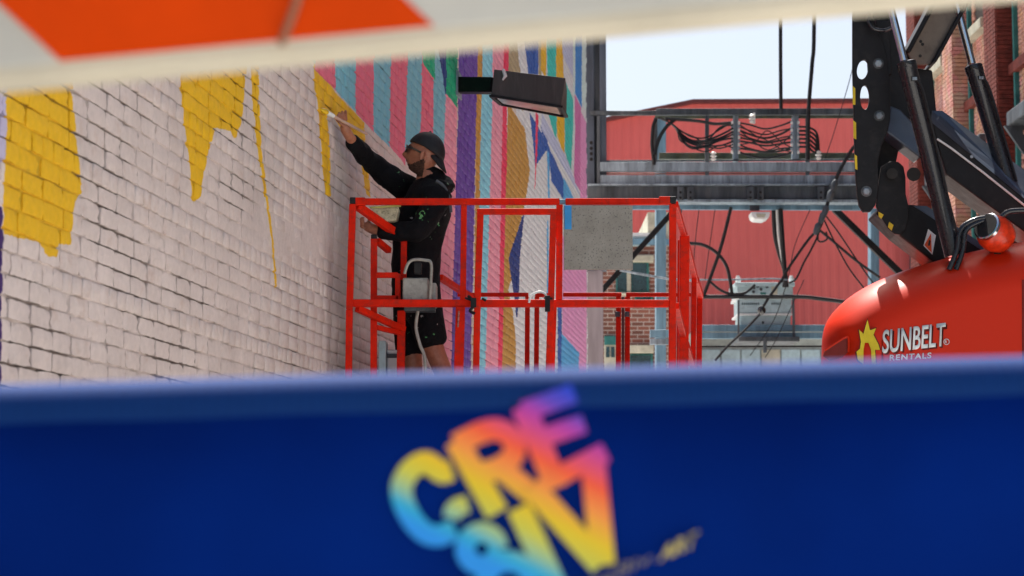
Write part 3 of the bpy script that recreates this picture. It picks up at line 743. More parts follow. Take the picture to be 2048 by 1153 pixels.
# ------------------------------------------------------------------ wall lamp (shoebox flood)
yl = W(918, 170).y
wl = empty('wall_floodlight', W(918, 170), 0, 'dark grey box floodlight on a short square arm sticking out of the mural wall', 'lamp')
grey_paint = mat('dark_grey_enamel', (.055, .052, .050), .55, var=.12, vs=12, dirt=(.13, .12, .11), dirtamt=.3, bs=80, bump=.1, streak=True)
N = Vector((math.cos(AZ), -math.sin(AZ), 0))
mb = MB(); a = W(916, 171); mb.beam(a - N * .03, P(990, 172, yl - .28), .12, 31 * k(yl)); mb.build('arm', black_steel, wl, bevel=.006)
mb = MB(); mb.beam(a - N * .02, a + N * .015, .22, .20); mb.build('wall_plate', galv, wl, bevel=.004)
tl, tr, bl, br2 = P(988, 139, yl - .55), P(1131, 156, yl - .55), P(982, 190, yl - .55), P(1122, 212, yl - .55)
bk = Vector((.03, .40, -.115))
kb = Vector((.045, .38, .0))
# body: front face, top, end; underside tilts down to the back so that the lens shows
v = [bl, br2, tr, tl]
bl2, br3 = P(1002, 207, yl - .30), P(1133, 232, yl - .30)
tl2, tr2 = tl + Vector((.07, .34, 0)), P(1134, 180, yl - .30)
mb = MB(); mb.add([bl, br2, tr, tl, bl2, br3, tr2, tl2], [(0, 1, 2, 3), (4, 7, 6, 5), (0, 4, 5, 1), (1, 5, 6, 2), (2, 6, 7, 3), (3, 7, 4, 0)])
mb.build('housing', grey_paint, wl, bevel=.006)
def lerp(a, b, t): return a + (b - a) * t
dn = (br2 - bl).cross(bl2 - bl).normalized()
if dn.z > 0: dn = -dn
def und(s, t): return lerp(lerp(bl, br2, s), lerp(bl2, br3, s), t)
mb = MB(); mb.prism([und(.06, .12) + dn * .004, und(.93, .12) + dn * .004, und(.93, .85) + dn * .004, und(.06, .85) + dn * .004], dn * .006)
lensm = mat('dusty_lens_glass', (.42, .36, .33), .12, var=.25, vs=5, bump=.05, spec=1.0); mb.build('lens', lensm, wl)
mb = MB()
for s0, t0, s1, t1 in ((0, 0, 1, 0), (1, 0, 1, 1), (1, 1, 0, 1), (0, 1, 0, 0)):
    mb.beam(und(s0, t0) + dn * .008, und(s1, t1) + dn * .008, .028, .02)
mb.build('lens_frame', black_steel, wl, bevel=.003)
mb = MB(); q = lerp(tl, tr, .13) + Vector((0, -.012, .0)); mb.tube([q + Vector((0, 0, .005)), q + Vector((.015, -.01, -.05)), q + Vector((-.005, -.01, -.08))], [.012, .016, .006], 7); mb.build('cable_gland', white_enamel, wl, smooth=True)

# ------------------------------------------------------------------ access platform
FY = 11.3
FLOOR = 1.93
ap = empty('access_platform', P(1024, 1000, FY + 2), 0, 'red tubular steel work platform with a gate, a grey panel and a control box', 'lift platform')
def bar(name, pts, wpx, Y=FY, m=red_paint, parent=ap, dep=None, bev=.004):
    mb = MB()
    q = [P(t[0], t[1], t[2] if len(t) > 2 else Y) for t in pts]
    for i in range(len(q) - 1):
        d = (q[i + 1] - q[i]); wv = wpx * k(q[i].y)
        if abs(d.z) > abs(d.x): mb.beam(q[i], q[i + 1], wv, dep or wv, Vector((0, -1, 0)))
        else: mb.beam(q[i], q[i + 1], dep or wv, wv)
    return mb.build(name, m, parent, bevel=bev)
zf = lambda Y: 576.5 - 0  # unused
YF_py = lambda Y: 1030 - (FLOOR - CAMZ) * 4224.5 / Y
bot = YF_py(FY)
bar('top_rail', [(713, 404), (1119, 404)], 13); bar('top_rail', [(1131, 404), (1338, 404)], 13)
bar('rail_joint', [(1119, 404), (1131, 404)], 9, m=blue_steel)
bar('rail_sleeve', [(711, 404), (731, 404)], 16); bar('rail_sleeve', [(1318, 402), (1342, 402)], 16)
bar('corner_cap', [(700, 402), (712, 402)], 13, Y=FY - .004, m=black_cap); bar('corner_cap', [(1339, 401), (1352, 401)], 14, Y=FY - .004, m=black_cap)
bar('corner_post', [(705.5, 409), (699, 620), (696, bot)], 13.5, FY - .003); bar('corner_post', [(1345.5, 409), (1344, bot)], 14, FY - .003)
bar('mid_rail', [(706, 607), (1338, 608)], 15, FY + .004)
bar('post', [(928, 410), (926, 600)], 12); bar('post', [(921, 614), (914, bot)], 19)
bar('post', [(1119, 410), (1118, 600)], 13)
# gate
gt = empty('gate', P(1030, 800, FY), 0); gt.parent = ap; gt.matrix_parent_inverse = parent_inv(ap)
bar('gate_stile', [(961, 424), (955, 600), (950, bot - 12)], 13, FY - .05, parent=gt); bar('gate_stile', [(1107, 424), (1102, 600), (1094, bot - 12)], 13, FY - .05, parent=gt)
bar('gate_head', [(954, 424), (1113, 424)], 12, FY - .052, parent=gt)
bar('gate_sill', [(950, 880), (1096, 880)], 12, FY - .052, parent=gt)
bar('post', [(1108, 614), (1100, bot)], 11, FY)
for i, (x, y) in enumerate(((945, 603), (1096, 606))):
    mb = MB(); 
    if i == 0:
        mb.tube(smoothpath(pp([(936, 592), (944, 600), (948, 612), (940, 622), (950, 628)], FY - .09), 5), .008, 8); mb.tube(pp([(930, 596), (950, 604)], FY - .09), .006, 8)
        mb.box(P(947, 606, FY - .085), .03, .03, .05)
    else:
        mb.box(P(1095, 608, FY - .085), .028, .03, .085); mb.tube(pp([(1088, 596), (1105, 598)], FY - .09), .007, 8)
    mb.build('latch', black_steel, gt, smooth=False, bevel=.002)
mb = MB(); mb.tube(smoothpath(pp([(1058, 606), (1062, 592), (1078, 584), (1090, 588), (1094, 598)], FY - .07), 5), .006, 8); mb.build('latch_cable', white_enamel, gt, smooth=True)
mb = MB(); mb.tube(pp([(964, 597), (972, 602)], FY - .06), .007, 8); mb.build('gate_pin', black_steel, gt, smooth=True)
# grey panel
pn = NT('scratched_grey_panel'); p = pos(pn)
c = pn.ramp(pn.noise(p, 7, 8, .7), [(.3, (.21, .195, .17)), (.7, (.32, .30, .265))])
sp = pn.ramp(pn.noise(p, 110, 2, .5), [(.60, (0, 0, 0)), (.66, (.8, .8, .8))])
pn.l(pn.mix(sp, c, (.07, .07, .065)), pn.b.inputs['Base Color']); pn.b.inputs['Roughness'].default_value = .6; pn.bump(pn.noise(p, 110, 2), .3, .003)
pbox(1128, 1265, 411, 540, FY - .035, .012, pn.m, 'sheet_panel', ap, .003)
pbox(1129, 1143, 411, 459, FY - .043, .006, mat('blue_tape', srgb(60, 150, 215), .5), 'tape_strip', ap, .001)
# control bracket on the left and the frame that carries it
cb = empty('control_station', P(800, 600, FY + .1), 0); cb.parent = ap; cb.matrix_parent_inverse = parent_inv(ap)
bar('side_rail', [(714, 412, FY + .02), (809, 479, FY + .28)], 15, parent=ap)
bar('inner_post', [(808, 481, FY + .28), (807, 560, FY + .28)], 12, parent=ap); bar('inner_post', [(803, 622, FY + .28), (800, 905, FY + .28)], 16, parent=ap)
bar('inner_post', [(748, 478, FY + .16), (747, 905, FY + .16)], 13, parent=ap); bar('corner_cap', [(742, 474, FY + .15), (754, 474, FY + .15)], 9, m=black_cap)
bar('inner_rail', [(754, 482, FY + .17), (778, 502, FY + .3)], 12, parent=ap)
bar('side_mid_rail', [(714, 617, FY + .02), (808, 660, FY + .28)], 13, parent=ap); bar('side_mid_rail', [(752, 655, FY + .17), (806, 668, FY + .28)], 10, parent=ap)
for seq in ([(752, 551), (796, 551)], [(796, 548), (796, 600)], [(752, 597), (798, 597)]): bar('box_bracket', seq, 11, FY + .1, parent=cb)
alum = mat('brushed_aluminium', (.36, .345, .31), .45, metal=.35, var=.15, vs=18, dirt=(.14, .13, .12), dirtamt=.5, bs=120)
pbox(805, 857, 556, 612, FY + .03, .16, alum, 'control_box', cb, .008); pbox(857, 873, 566, 612, FY + .06, .16, alum, 'control_box_side', cb, .008)
pbox(808, 870, 612, 622, FY + .05, .12, galv_dark, 'control_box_base', cb, .004)
mb = MB(); mb.tube(smoothpath(pp([(809, 548), (816, 528), (828, 520), (850, 521), (862, 527), (862, 560), (860, 600)], FY + .01), 6), .0085, 8); mb.build('guard_hoop', alum, cb, smooth=True)
pbox(828, 843, 525, 548, FY + .05, .05, black_cap, 'joystick', cb, .004)
mb = MB(); mb.tube(smoothpath(pp([(836, 622), (832, 655), (840, 690), (850, 720), (852, 800)], FY + .08), 6), .009, 8); mb.build('control_cable', alum, cb, smooth=True)
bar('label_strip', [(918, 622), (916, 655)], 3.5, FY - .038, mat('worn_label', (.42, .16, .14), .7, var=.5, vs=90))
# back side of the platform
SY = lambda t: FY / (1 - t)
def vpline(x, t): return x + (1530 - x) * t
BYY = 15.9; tb_ = 1 - FY / BYY
bar('rear_rail', [(915, 590), (1057, 590)], 8, BYY); bar('rear_post', [(1055, 594), (1053, 900)], 10, BYY)
bar('rear_rail', [(1070, 591), (1100, 591)], 8, BYY); bar('rear_post', [(1074, 594), (1071, 900)], 10, BYY)
bar('rear_rail', [(1126, 590), (1243, 590)], 8, BYY); bar('rear_post', [(1237, 594), (1236, 900)], 10, BYY)
bar('rear_rail', [(1252, 590), (1384, 590)], 8, BYY); bar('rear_post', [(1255, 594), (1254, 900)], 10, BYY)
bar('rear_post', [(1246, 594), (1246, 900)], 5, BYY + .05, galv_dark)
for x in (1235, 1254): bar('post_collar', [(x, 624), (x, 634)], 10, BYY - .03, galv_dark)
bar('side_rail', [(880, 555, 15.0), (944, 596, BYY)], 12)
bar('side_top_rail', [(1350, 409, FY + .03), (1368, 470, 12.55), (1391, 560, 14.6), (1401, 592, BYY)], 13)
bar('side_mid_rail', [(1352, 612, FY + .03), (1372, 690, 13.0), (1394, 760, 15.2), (1401, 790, BYY)], 13)
bar('side_post', [(1369, 472), (1366, 890)], 19, 12.55); bar('side_post', [(1388, 550), (1385, 860)], 10, 14.4); bar('side_post', [(1399, 594), (1397, 850)], 11, BYY)
bar('side_post_face', [(1358, 480), (1355, 880)], 5, 12.7)
# deck and what carries it (below the picture)
m = MB(); a = P(698, bot, FY); b = P(1345, bot, FY); dx = (BYY - FY) * TA
m.prism([(a.x, FY - .03, FLOOR), (b.x, FY - .03, FLOOR), (b.x + dx, BYY, FLOOR), (a.x + dx, BYY, FLOOR)], (0, 0, -.08)); m.build('deck', galv_dark, ap, bevel=.005)
m = MB(); m.beam((a.x, FY - .035, FLOOR + .07), (b.x, FY - .035, FLOOR + .07), .01, .14); m.build('toe_board', red_paint, ap)
m = MB()
for i in range(4):
    z0 = .55 + i * .32; z1 = z0 + .32
    for yy in (FY + .2, BYY - .5):
        s = 1 if i % 2 == 0 else -1
    for xx in (-.35, .75):
        m.beam((xx, FY + .6, z0), (xx + .3, BYY - .7, z1), .05, .09); m.beam((xx + .06, BYY - .7, z0), (xx + .36, FY + .6, z1), .05, .09)
m.build('scissor_arms', red_paint, ap, bevel=.004)
m = MB(); m.box((.2, (FY + BYY) / 2, .42), 1.5, 3.9, .35); m.build('chassis', red_paint, ap, bevel=.03)
for xx in (-.52, .92):
    for yy in (FY + .8, BYY - .9):
        mb = MB(); mb.tube([(xx - .09, yy, .27), (xx + .09, yy, .27)], .27, 24); mb.build('wheel', rubber, ap, smooth=True, bevel=.02)
# white square duct end and tray beside the painter's legs (on the deck)
wt = empty('storage_bin', P(780, 800, FY + .3), 0, 'small pale grey bin on the platform deck behind the left inner post', 'bin')
pbox(756, 772, 682, 890, FY + .35, .2, pale_blue, 'side', wt, .004); pbox(773, 800, 700, 890, FY + .4, .2, white_enamel, 'body', wt, .01)
pbox(773, 800, 708, 716, FY + .385, .02, galv_dark, 'slot', wt)

# ------------------------------------------------------------------ painter
BYM = 11.78
SC = k(BYM)
skin = NT('skin'); p = pos(skin)
skin.l(skin.ramp(skin.noise(p, 35, 4), [(.3, (.28, .105, .06)), (.7, (.42, .18, .11))]), skin.b.inputs['Base Color'])
skin.b.inputs['Roughness'].default_value = .45; skin.b.inputs['Subsurface Weight'].default_value = .12; skin.b.inputs['Subsurface Radius'].default_value = (.01, .004, .002)
skin.bump(skin.noise(p, 200, 3), .2, .002)
beardm = mat('dark_stubble', (.07, .036, .026), .85, var=.5, vs=120, bump=.8, bs=400, bd=.004)
cloth = NT('black_fleece'); p = pos(cloth)
sp = cloth.ramp(cloth.noise(p, 38, 2, .5), [(.69, (0, 0, 0)), (.70, (.8, .8, .8))])
pc = cloth.ramp(cloth.noise(p, 7, 1), [(.45, (.55, .55, .55)), (.55, (.10, .35, .14))])
spm = cloth.ramp(cloth.noise(p, 5, 2), [(.5, (0, 0, 0)), (.6, (1, 1, 1))])
sp = cloth.math('MULTIPLY', sp, spm)
vd = cloth.n('VectorMath', operation='DISTANCE'); cloth.l(p, vd.inputs[0]); vd.inputs[1].default_value = tuple(P(838, 424, BYM - .31))
em = cloth.math('MULTIPLY', cloth.math('LESS_THAN', vd.outputs['Value'], .045), cloth.math('GREATER_THAN', cloth.noise(p, 55, 2), .5))
sp = cloth.math('MAXIMUM', sp, em); pc = cloth.mix(em, pc, (.16, .42, .16))
cloth.l(cloth.mix(sp, (.0045, .005, .007), pc), cloth.b.inputs['Base Color']); cloth.b.inputs['Roughness'].default_value = .8
cloth.b.inputs['Specular IOR Level'].default_value = .15
cloth.bump(cloth.math('ADD', cloth.noise(p, 22, 3), cloth.math('MULTIPLY', cloth.noise(p, 300, 2), .1)), .8, .02)
capm = mat('black_cap_cotton', (.012, .013, .016), .65, bump=.3, bs=250, dirt=(.05, .05, .05), dirtamt=.3, vs=14)
man = empty('person', P(845, 905, BYM), 0, 'person in black hoodie, shorts and backward cap reaching up to paint the wall', 'person')
def skin_mesh(nodes, edges, lvl=2):
    names = list(nodes); me = bpy.data.meshes.new('tmp')
    me.from_pydata([P(nodes[n][0], nodes[n][1], nodes[n][2]) if not isinstance(nodes[n][0], Vector) else nodes[n][0] for n in names], [(names.index(a), names.index(b)) for a, b in edges], [])
    o = bpy.data.objects.new('tmp', me); col.objects.link(o)
    o.modifiers.new('s', 'SKIN').use_smooth_shade = True
    for i, n in enumerate(names):
        r = nodes[n][-1]; r = r if isinstance(r, tuple) else (r, r)
        me.skin_vertices[0].data[i].radius = r
    me.skin_vertices[0].data[0].use_root = True
    ss = o.modifiers.new('ss', 'SUBSURF'); ss.levels = lvl; ss.render_levels = lvl
    dg = bpy.context.evaluated_depsgraph_get(); ev = bpy.data.meshes.new_from_object(o.evaluated_get(dg))
    bpy.data.objects.remove(o); return ev
B = BYM
body_n = {'pelvis': (832, 578, B, .10), 'waist': (834, 520, B, .10), 'chest': (845, 440, B, .11), 'upper': (856, 388, B, .075), 'neck': (858, 362, B, .062), 'skull': (852, 330, B - .02, .062),
 'fsh': (822, 386, B + .13, .048), 'fel': (748, 331, B - .02, .045), 'fwr': (700, 276, B - .34, .030), 'fhand': (692, 262, B - .39, .030), 'fpalm': (686, 247, B - .41, .031),
 'nsh': (872, 394, B - .16, .048), 'nel': (838, 468, B - .24, .046), 'nwr': (752, 462, B - .22, .030), 'nhand': (738, 455, B - .21, .032), 'npalm': (728, 449, B - .20, .030),
 'nhip': (846, 600, B - .07, .08), 'nknee': (868, 700, B - .10, .060), 'ncalf': (888, 748, B - .10, .056), 'nank': (922, 862, B - .05, .040), 'nfoot': (885, 893, B - .08, .040),
 'fhip': (822, 600, B + .07, .08), 'fknee': (824, 712, B + .08, .060), 'fcalf': (828, 760, B + .08, .056), 'fank': (826, 870, B + .1, .040), 'ffoot': (785, 893, B + .08, .040)}
body_e = [('pelvis', 'waist'), ('waist', 'chest'), ('chest', 'upper'), ('upper', 'neck'), ('neck', 'skull'), ('upper', 'fsh'), ('fsh', 'fel'), ('fel', 'fwr'), ('fwr', 'fhand'), ('fhand', 'fpalm'),
 ('upper', 'nsh'), ('nsh', 'nel'), ('nel', 'nwr'), ('nwr', 'nhand'), ('nhand', 'npalm'), ('pelvis', 'nhip'), ('nhip', 'nknee'), ('nknee', 'ncalf'), ('ncalf', 'nank'), ('nank', 'nfoot'),
 ('pelvis', 'fhip'), ('fhip', 'fknee'), ('fknee', 'fcalf'), ('fcalf', 'fank'), ('fank', 'ffoot')]
bm = bmesh.new()
def addmesh(me): bm.from_mesh(me); bpy.data.meshes.remove(me)
addmesh(skin_mesh(body_n, body_e))
# head, built in its own frame: forward, side, up
HC = P(848, 311, B - .02); tilt = R(13)
hf = Vector((-math.cos(tilt), .10, math.sin(tilt))).normalized(); hu = Vector((math.sin(tilt), 0, math.cos(tilt))); hs = hf.cross(hu).normalized(); hu = hs.cross(hf).normalized()
def head_pt(f, s, u): return HC + hf * f + hs * s + hu * u
def gs(x, a): return math.exp(-(x / a) ** 2)
nu, nv = 56, 44; hv = []; hfaces = []
for j in range(nv + 1):
    th = math.pi * j / nv
    for i in range(nu):
        ph = 2 * math.pi * i / nu
        f = math.sin(th) * math.cos(ph); s = math.sin(th) * math.sin(ph); u = math.cos(th)
        F_, S_, U_ = f * .097, s * .075, u * .117
        if u < 0:
            S_ *= 1 - .28 * u * u; 
            if f < 0: F_ *= 1 - .45 * (-u)
            if f > 0: F_ *= 1 - .05 * (-u)
        fr = max(0, f)
        F_ += fr * (.027 * gs(S_, .015) * gs(U_ + .024, .019) + .016 * gs(S_, .011) * gs(U_ - .004, .022))   # nose
        F_ += fr * .010 * gs(abs(S_) - .022, .022) * gs(U_ - .034, .011)                                       # brow
        F_ -= fr * .013 * gs(abs(S_) - .031, .014) * gs(U_ - .012, .012)                                       # eye sockets
        F_ += fr * .009 * gs(S_, .022) * (gs(U_ + .056, .006) + gs(U_ + .070, .006))                           # lips
        F_ -= fr * .006 * gs(S_, .03) * gs(U_ + .063, .004)
        F_ += fr * .020 * gs(S_, .026) * gs(U_ + .096, .018)                                                   # chin
        F_ -= fr * .004 * gs(S_, .03) * gs(U_ + .081, .006)
        hv.append(head_pt(F_, S_, U_))
me = bpy.data.meshes.new('h'); fs = [(j * nu + i, j * nu + (i + 1) % nu, (j + 1) * nu + (i + 1) % nu, (j + 1) * nu + i) for j in range(nv) for i in range(nu)]
me.from_pydata(hv, [], fs); addmesh(me)
# ears
for sd in (-1, 1):
    e = MB(); c = head_pt(-.012, .077 * sd, -.022); ax = hs * sd
    pts = [c + hf * (-.016 * math.cos(t) * .9) + hu * (.030 * math.sin(t)) + ax * (.006 + .006 * abs(math.cos(t))) for t in [2 * math.pi * i / 14 for i in range(15)]]
    e.tube(pts, .0065, 7, False); e.tube([c - ax * .006, c + ax * .004], [.020, .014], 10)
    me = bpy.data.meshes.new('e'); me.from_pydata(e.v, [], e.f); addmesh(me)
def finger(pts, r=.0085):
    nd = {str(i): (pp_, r * (1 - .09 * i)) for i, pp_ in enumerate(pts)}
    addmesh(skin_mesh(nd, [(str(i), str(i + 1)) for i in range(len(pts) - 1)], 2))
# raised hand: pencil grip round the brush handle
br_tip = W(640, 219) + Vector((.004, 0, 0)); grip = P(684, 241, B - .425); bdir = (grip - br_tip).normalized(); br_end = P(734, 269, B - .36)
palm = P(686, 247, B - .41)
for i, (ox, oy, oY) in enumerate(((672, 233, -.435), (675, 228, -.42), (681, 225, -.40), (688, 224, -.385))):
    a = P(684 + i * 3, 240 + i * 1.0, B - .41 + i * .012); mid = P(ox + 3, oy - 3, B + oY - .018); tip = P(ox + 2 + i, oy + 9 - i, B + oY - .03)
    finger([a, lerp(a, mid, .55), mid, tip], .0088)
finger([P(690, 252, B - .415), P(682, 248, B - .45), P(675, 242, B - .455), P(672, 237, B - .45)], .0098)
# lower hand: fingers wrapped over the tray rim
for i in range(4):
    a = P(729, 444 + i * 4.2, B - .20 - .012 * i); q1 = P(722, 441 + i * 4.5, B - .215); q2 = P(722, 437 + i * 5, B - .245); q3 = P(729, 436 + i * 5, B - .262)
    finger([a, q1, q2, q3], .0088)
finger([P(738, 447, B - .21), P(738, 438, B - .23), P(742, 431, B - .235)], .0098)
me = bpy.data.meshes.new('body_raw'); bm.to_mesh(me); bm.free()
o = bpy.data.objects.new('tmp', me); col.objects.link(o)
rmsh = o.modifiers.new('r', 'REMESH'); rmsh.mode = 'VOXEL'; rmsh.voxel_size = .0042
sm = o.modifiers.new('sm', 'SMOOTH'); sm.factor = .5; sm.iterations = 2
dg = bpy.context.evaluated_depsgraph_get(); bme = bpy.data.meshes.new_from_object(o.evaluated_get(dg)); bpy.data.objects.remove(o)
bme.name = 'body'; bme.materials.clear(); bme.materials.append(skin.m); bme.materials.append(beardm); 
for pl in bme.polygons:
    q = pl.center - HC
    if q.length < .17:
        f, s, u = q.dot(hf), q.dot(hs), q.dot(hu)
        jt = .005 * noise.noise(pl.center * 160)
        if (-.13 < u < -.070 + .036 * max(0, 1 - (f + .02) / .07) + jt and f > -.026 + jt and not (f > .088 and -.076 < u < -.060)) or (f > .085 and -.056 < u < -.047 and abs(s) < .024): pl.material_index = 1
        if abs(f - .10) < .03 and .028 < u < .036 and .012 < abs(s) < .045: pl.material_index = 1
bme.polygons.foreach_set('use_smooth', [True] * len(bme.polygons))
bo = bpy.data.objects.new('body', bme); col.objects.link(bo); bo.parent = man; bo.matrix_parent_inverse = parent_inv(man)
def garment(name, nodes, edges, m, disp=.012, sc=9):
    ev = skin_mesh(nodes, edges, 2)
    for v in ev.vertices:
        n_ = noise.noise(v.co * sc) + .5 * noise.noise(v.co * sc * 2.3)
        v.co += v.normal * (disp * n_)
    ev.name = name; ev.materials.clear(); ev.materials.append(m); ev.polygons.foreach_set('use_smooth', [True] * len(ev.polygons))
    o = bpy.data.objects.new(name, ev); col.objects.link(o); o.parent = man; o.matrix_parent_inverse = parent_inv(man); return o
garment('hoodie', {'hem': (829, 598, B, (.148, .15)), 'hip': (830, 560, B, (.15, .15)), 'waist': (833, 508, B, (.145, .15)), 'chest': (846, 440, B, (.155, .16)), 'upper': (850, 394, B, (.135, .14)), 'collar': (860, 362, B + .01, .088), 'ctop': (870, 331, B + .012, .075),
 'fsh': (822, 386, B + .12, .092), 'fmid': (786, 360, B + .07, .080), 'fel': (748, 331, B - .02, .064), 'fcu': (714, 293, B - .25, .05), 'fcuff': (700, 277, B - .335, .041),
 'nsh': (874, 396, B - .16, .085), 'nmid': (858, 430, B - .21, .076), 'nel': (838, 466, B - .24, .068), 'nf': (790, 464, B - .235, .055), 'ncuff': (752, 461, B - .22, .045)},
 [('chest', 'waist'), ('waist', 'hip'), ('hip', 'hem'), ('chest', 'upper'), ('upper', 'collar'), ('collar', 'ctop'), ('upper', 'fsh'), ('fsh', 'fmid'), ('fmid', 'fel'), ('fel', 'fcu'), ('fcu', 'fcuff'), ('upper', 'nsh'), ('nsh', 'nmid'), ('nmid', 'nel'), ('nel', 'nf'), ('nf', 'ncuff')], cloth.m, .014, 11)
garment('hood', {'a': (872, 352, B + .09, .030), 'b': (892, 366, B + .05, .042), 'c': (897, 378, B - .03, .045), 'd': (888, 374, B - .10, .038), 'e': (868, 364, B - .12, .026)}, [('c', 'b'), ('b', 'a'), ('c', 'd'), ('d', 'e')], cloth.m, .006, 18)
garment('shorts', {'top': (830, 540, B, (.135, .13)), 'pelvis': (832, 588, B, (.15, .14)), 'nhip': (850, 620, B - .09, .105), 'nk': (865, 702, B - .10, .098), 'fhip': (818, 620, B + .09, .105), 'fk': (821, 724, B + .085, .090)},
 [('pelvis', 'top'), ('pelvis', 'nhip'), ('nhip', 'nk'), ('pelvis', 'fhip'), ('fhip', 'fk')], cloth.m, .008, 9)
for nm, a, b in (('shoe', (925, 872, B - .05), (882, 893, B - .08)), ('shoe', (829, 872, B + .1), (782, 893, B + .08))):
    garment(nm, {'h': (*a, .055), 'm': (*[(a[i] + b[i]) / 2 for i in range(3)], .05), 't': (*b, .042)}, [('m', 'h'), ('m', 't')], capm, 0, 9)
# cap: shell over the skull worn backwards, peak hanging behind
cm = MB(); rows = 14; cols_ = 40; idx = 0; cv = []
for j in range(rows + 1):
    for i in range(cols_):
        ph = 2 * math.pi * i / cols_; fdir = math.cos(ph)
        low = .028 + .022 * fdir - (.018 if fdir < 0 else 0) * (-fdir)           # lower edge height, higher on the forehead
        th = (math.pi / 2) * j / rows
        u0 = low / .117; cu = u0 + (1 - u0) * math.sin(th); rr_ = math.sqrt(max(0, 1 - cu * cu)); 
        bulge = 1.13 + .03 * math.sin(th * 2)
        f = rr_ * math.cos(ph) * .100 * bulge - .004; s = rr_ * math.sin(ph) * .079 * bulge; u = cu * .117 * 1.13 + .004
        if j == 0: f *= .99; s *= .99
        cv.append(head_pt(f, s, u))
cf = [(j * cols_ + i, j * cols_ + (i + 1) % cols_, (j + 1) * cols_ + (i + 1) % cols_, (j + 1) * cols_ + i) for j in range(rows) for i in range(cols_)]
cm.add(cv, cf); co = cm.build('cap', capm, man, smooth=True); sd = co.modifiers.new('t', 'SOLIDIFY'); sd.thickness = .004
cm = MB(); rows = 6; n_ = 14; vs = []
for j in range(rows + 1):
    t = j / rows
    for i in range(n_ + 1):
        a = (i / n_ - .5) * 2
        ang = a * 1.05; ext = .072 * math.sqrt(max(0, 1 - a * a)) 
        f = -(math.cos(ang) * .106 + ext * t * .62); s = math.sin(ang) * .083; u = .012 - .085 * t * (1 - .15 * a * a) * math.sqrt(max(0.02, 1 - a * a)) - .012 * a * a
        vs.append(head_pt(f, s, u))
cm.add(vs, [(j * (n_ + 1) + i, j * (n_ + 1) + i + 1, (j + 1) * (n_ + 1) + i + 1, (j + 1) * (n_ + 1) + i) for j in range(rows) for i in range(n_)])
po = cm.build('cap_peak', capm, man, smooth=True); sd = po.modifiers.new('t', 'SOLIDIFY'); sd.thickness = .005
ball('cap_button', head_pt(-.004, 0, .136), .008, capm, man, 8)
# glasses
gp = empty('glasses', HC, 0); gp.parent = man; gp.matrix_parent_inverse = parent_inv(man)
gfm = mat('black_acetate', (.01, .01, .01), .2, bump=0, coat=1)
for sd_ in (-1, 1):
    g = MB(); pts = [head_pt(.104 - .010 * abs(math.cos(t)) * (1 if math.cos(t) * sd_ > 0 else .2), sd_ * .034 + .025 * math.cos(t), .012 + .019 * math.sin(t)) for t in [2 * math.pi * i / 16 for i in range(17)]]
    g.tube(pts, .0048, 6, False); g.build('rim', gfm, gp, smooth=True)
    g = MB(); g.add([q - hf * .001 for q in pts[:16]], [tuple(range(16))]); g.build('lens', mat('tinted_lens', (.02, .03, .035), .08, bump=0, spec=1), gp)
    g = MB(); g.beam(head_pt(.098, sd_ * .060, .018), head_pt(.06, sd_ * .082, .014), .005, .014); g.beam(head_pt(.06, sd_ * .082, .014), head_pt(-.006, sd_ * .084, -.006), .005, .011); g.build('temple', gfm, gp)
g = MB(); g.tube([head_pt(.108, -.010, .018), head_pt(.112, 0, .020), head_pt(.108, .010, .018)], .003, 6); g.build('bridge', gfm, gp, smooth=True)
# watch strap and straps of the bag
mb = MB(); mb.tube(smoothpath(pp([(872, 362), (888, 374), (898, 396), (902, 425)], B - .19), 6), .009, 8); o = mb.build('hoodie_drawcord', galv_dark, man, smooth=True)
# paintbrush
pb = empty('paintbrush', br_tip, 0, 'long paintbrush with yellow tip held in the raised hand against the wall', 'brush')
bd = (br_end - br_tip).normalized(); L = (br_end - br_tip).length
mb = MB(); mb.tube([br_tip + bd * L * .26, br_tip + bd * L * .4, br_tip + bd * L * .7, br_end], [.010, .0075, .0085, .007], 10); mb.build('handle', mat('pale_wood', (.50, .33, .26), .5), pb, smooth=True)
mb = MB(); mb.tube([br_tip + bd * L * .12, br_tip + bd * L * .27], [.014, .011], 12); mb.build('ferrule', white_enamel, pb, smooth=True)
mb = MB(); mb.tube([br_tip, br_tip + bd * L * .06, br_tip + bd * L * .13], [.006, .015, .014], 12); mb.build('bristles', mat('wet_yellow_paint', srgb(226, 186, 20), .3, coat=.4), pb, smooth=True)
# paint tray
pt = empty('paint_tub', P(775, 430, B - .22), 0, 'pale plastic paint tub with yellow rim held against the forearm behind the rail', 'tub')
cream = mat('splashed_cream_plastic', (.50, .48, .34), .5, var=.2, vs=22, dirt=(.04, .05, .035), dirtamt=.8)
mb = MB(); mb.prism(pp([(744, 418), (798, 414), (792, 441), (764, 444), (746, 438)], B - .33), (0, .16, 0)); mb.build('bowl', cream, pt, bevel=.008)
mb = MB(); mb.beam(P(740, 416, B - .34), P(802, 412, B - .34), .02, .010); mb.beam(P(740, 416, B - .16), P(802, 412, B - .16), .02, .010); mb.build('rim', mat('green_yellow_plastic', (.42, .42, .12), .5), pt, bevel=.003)

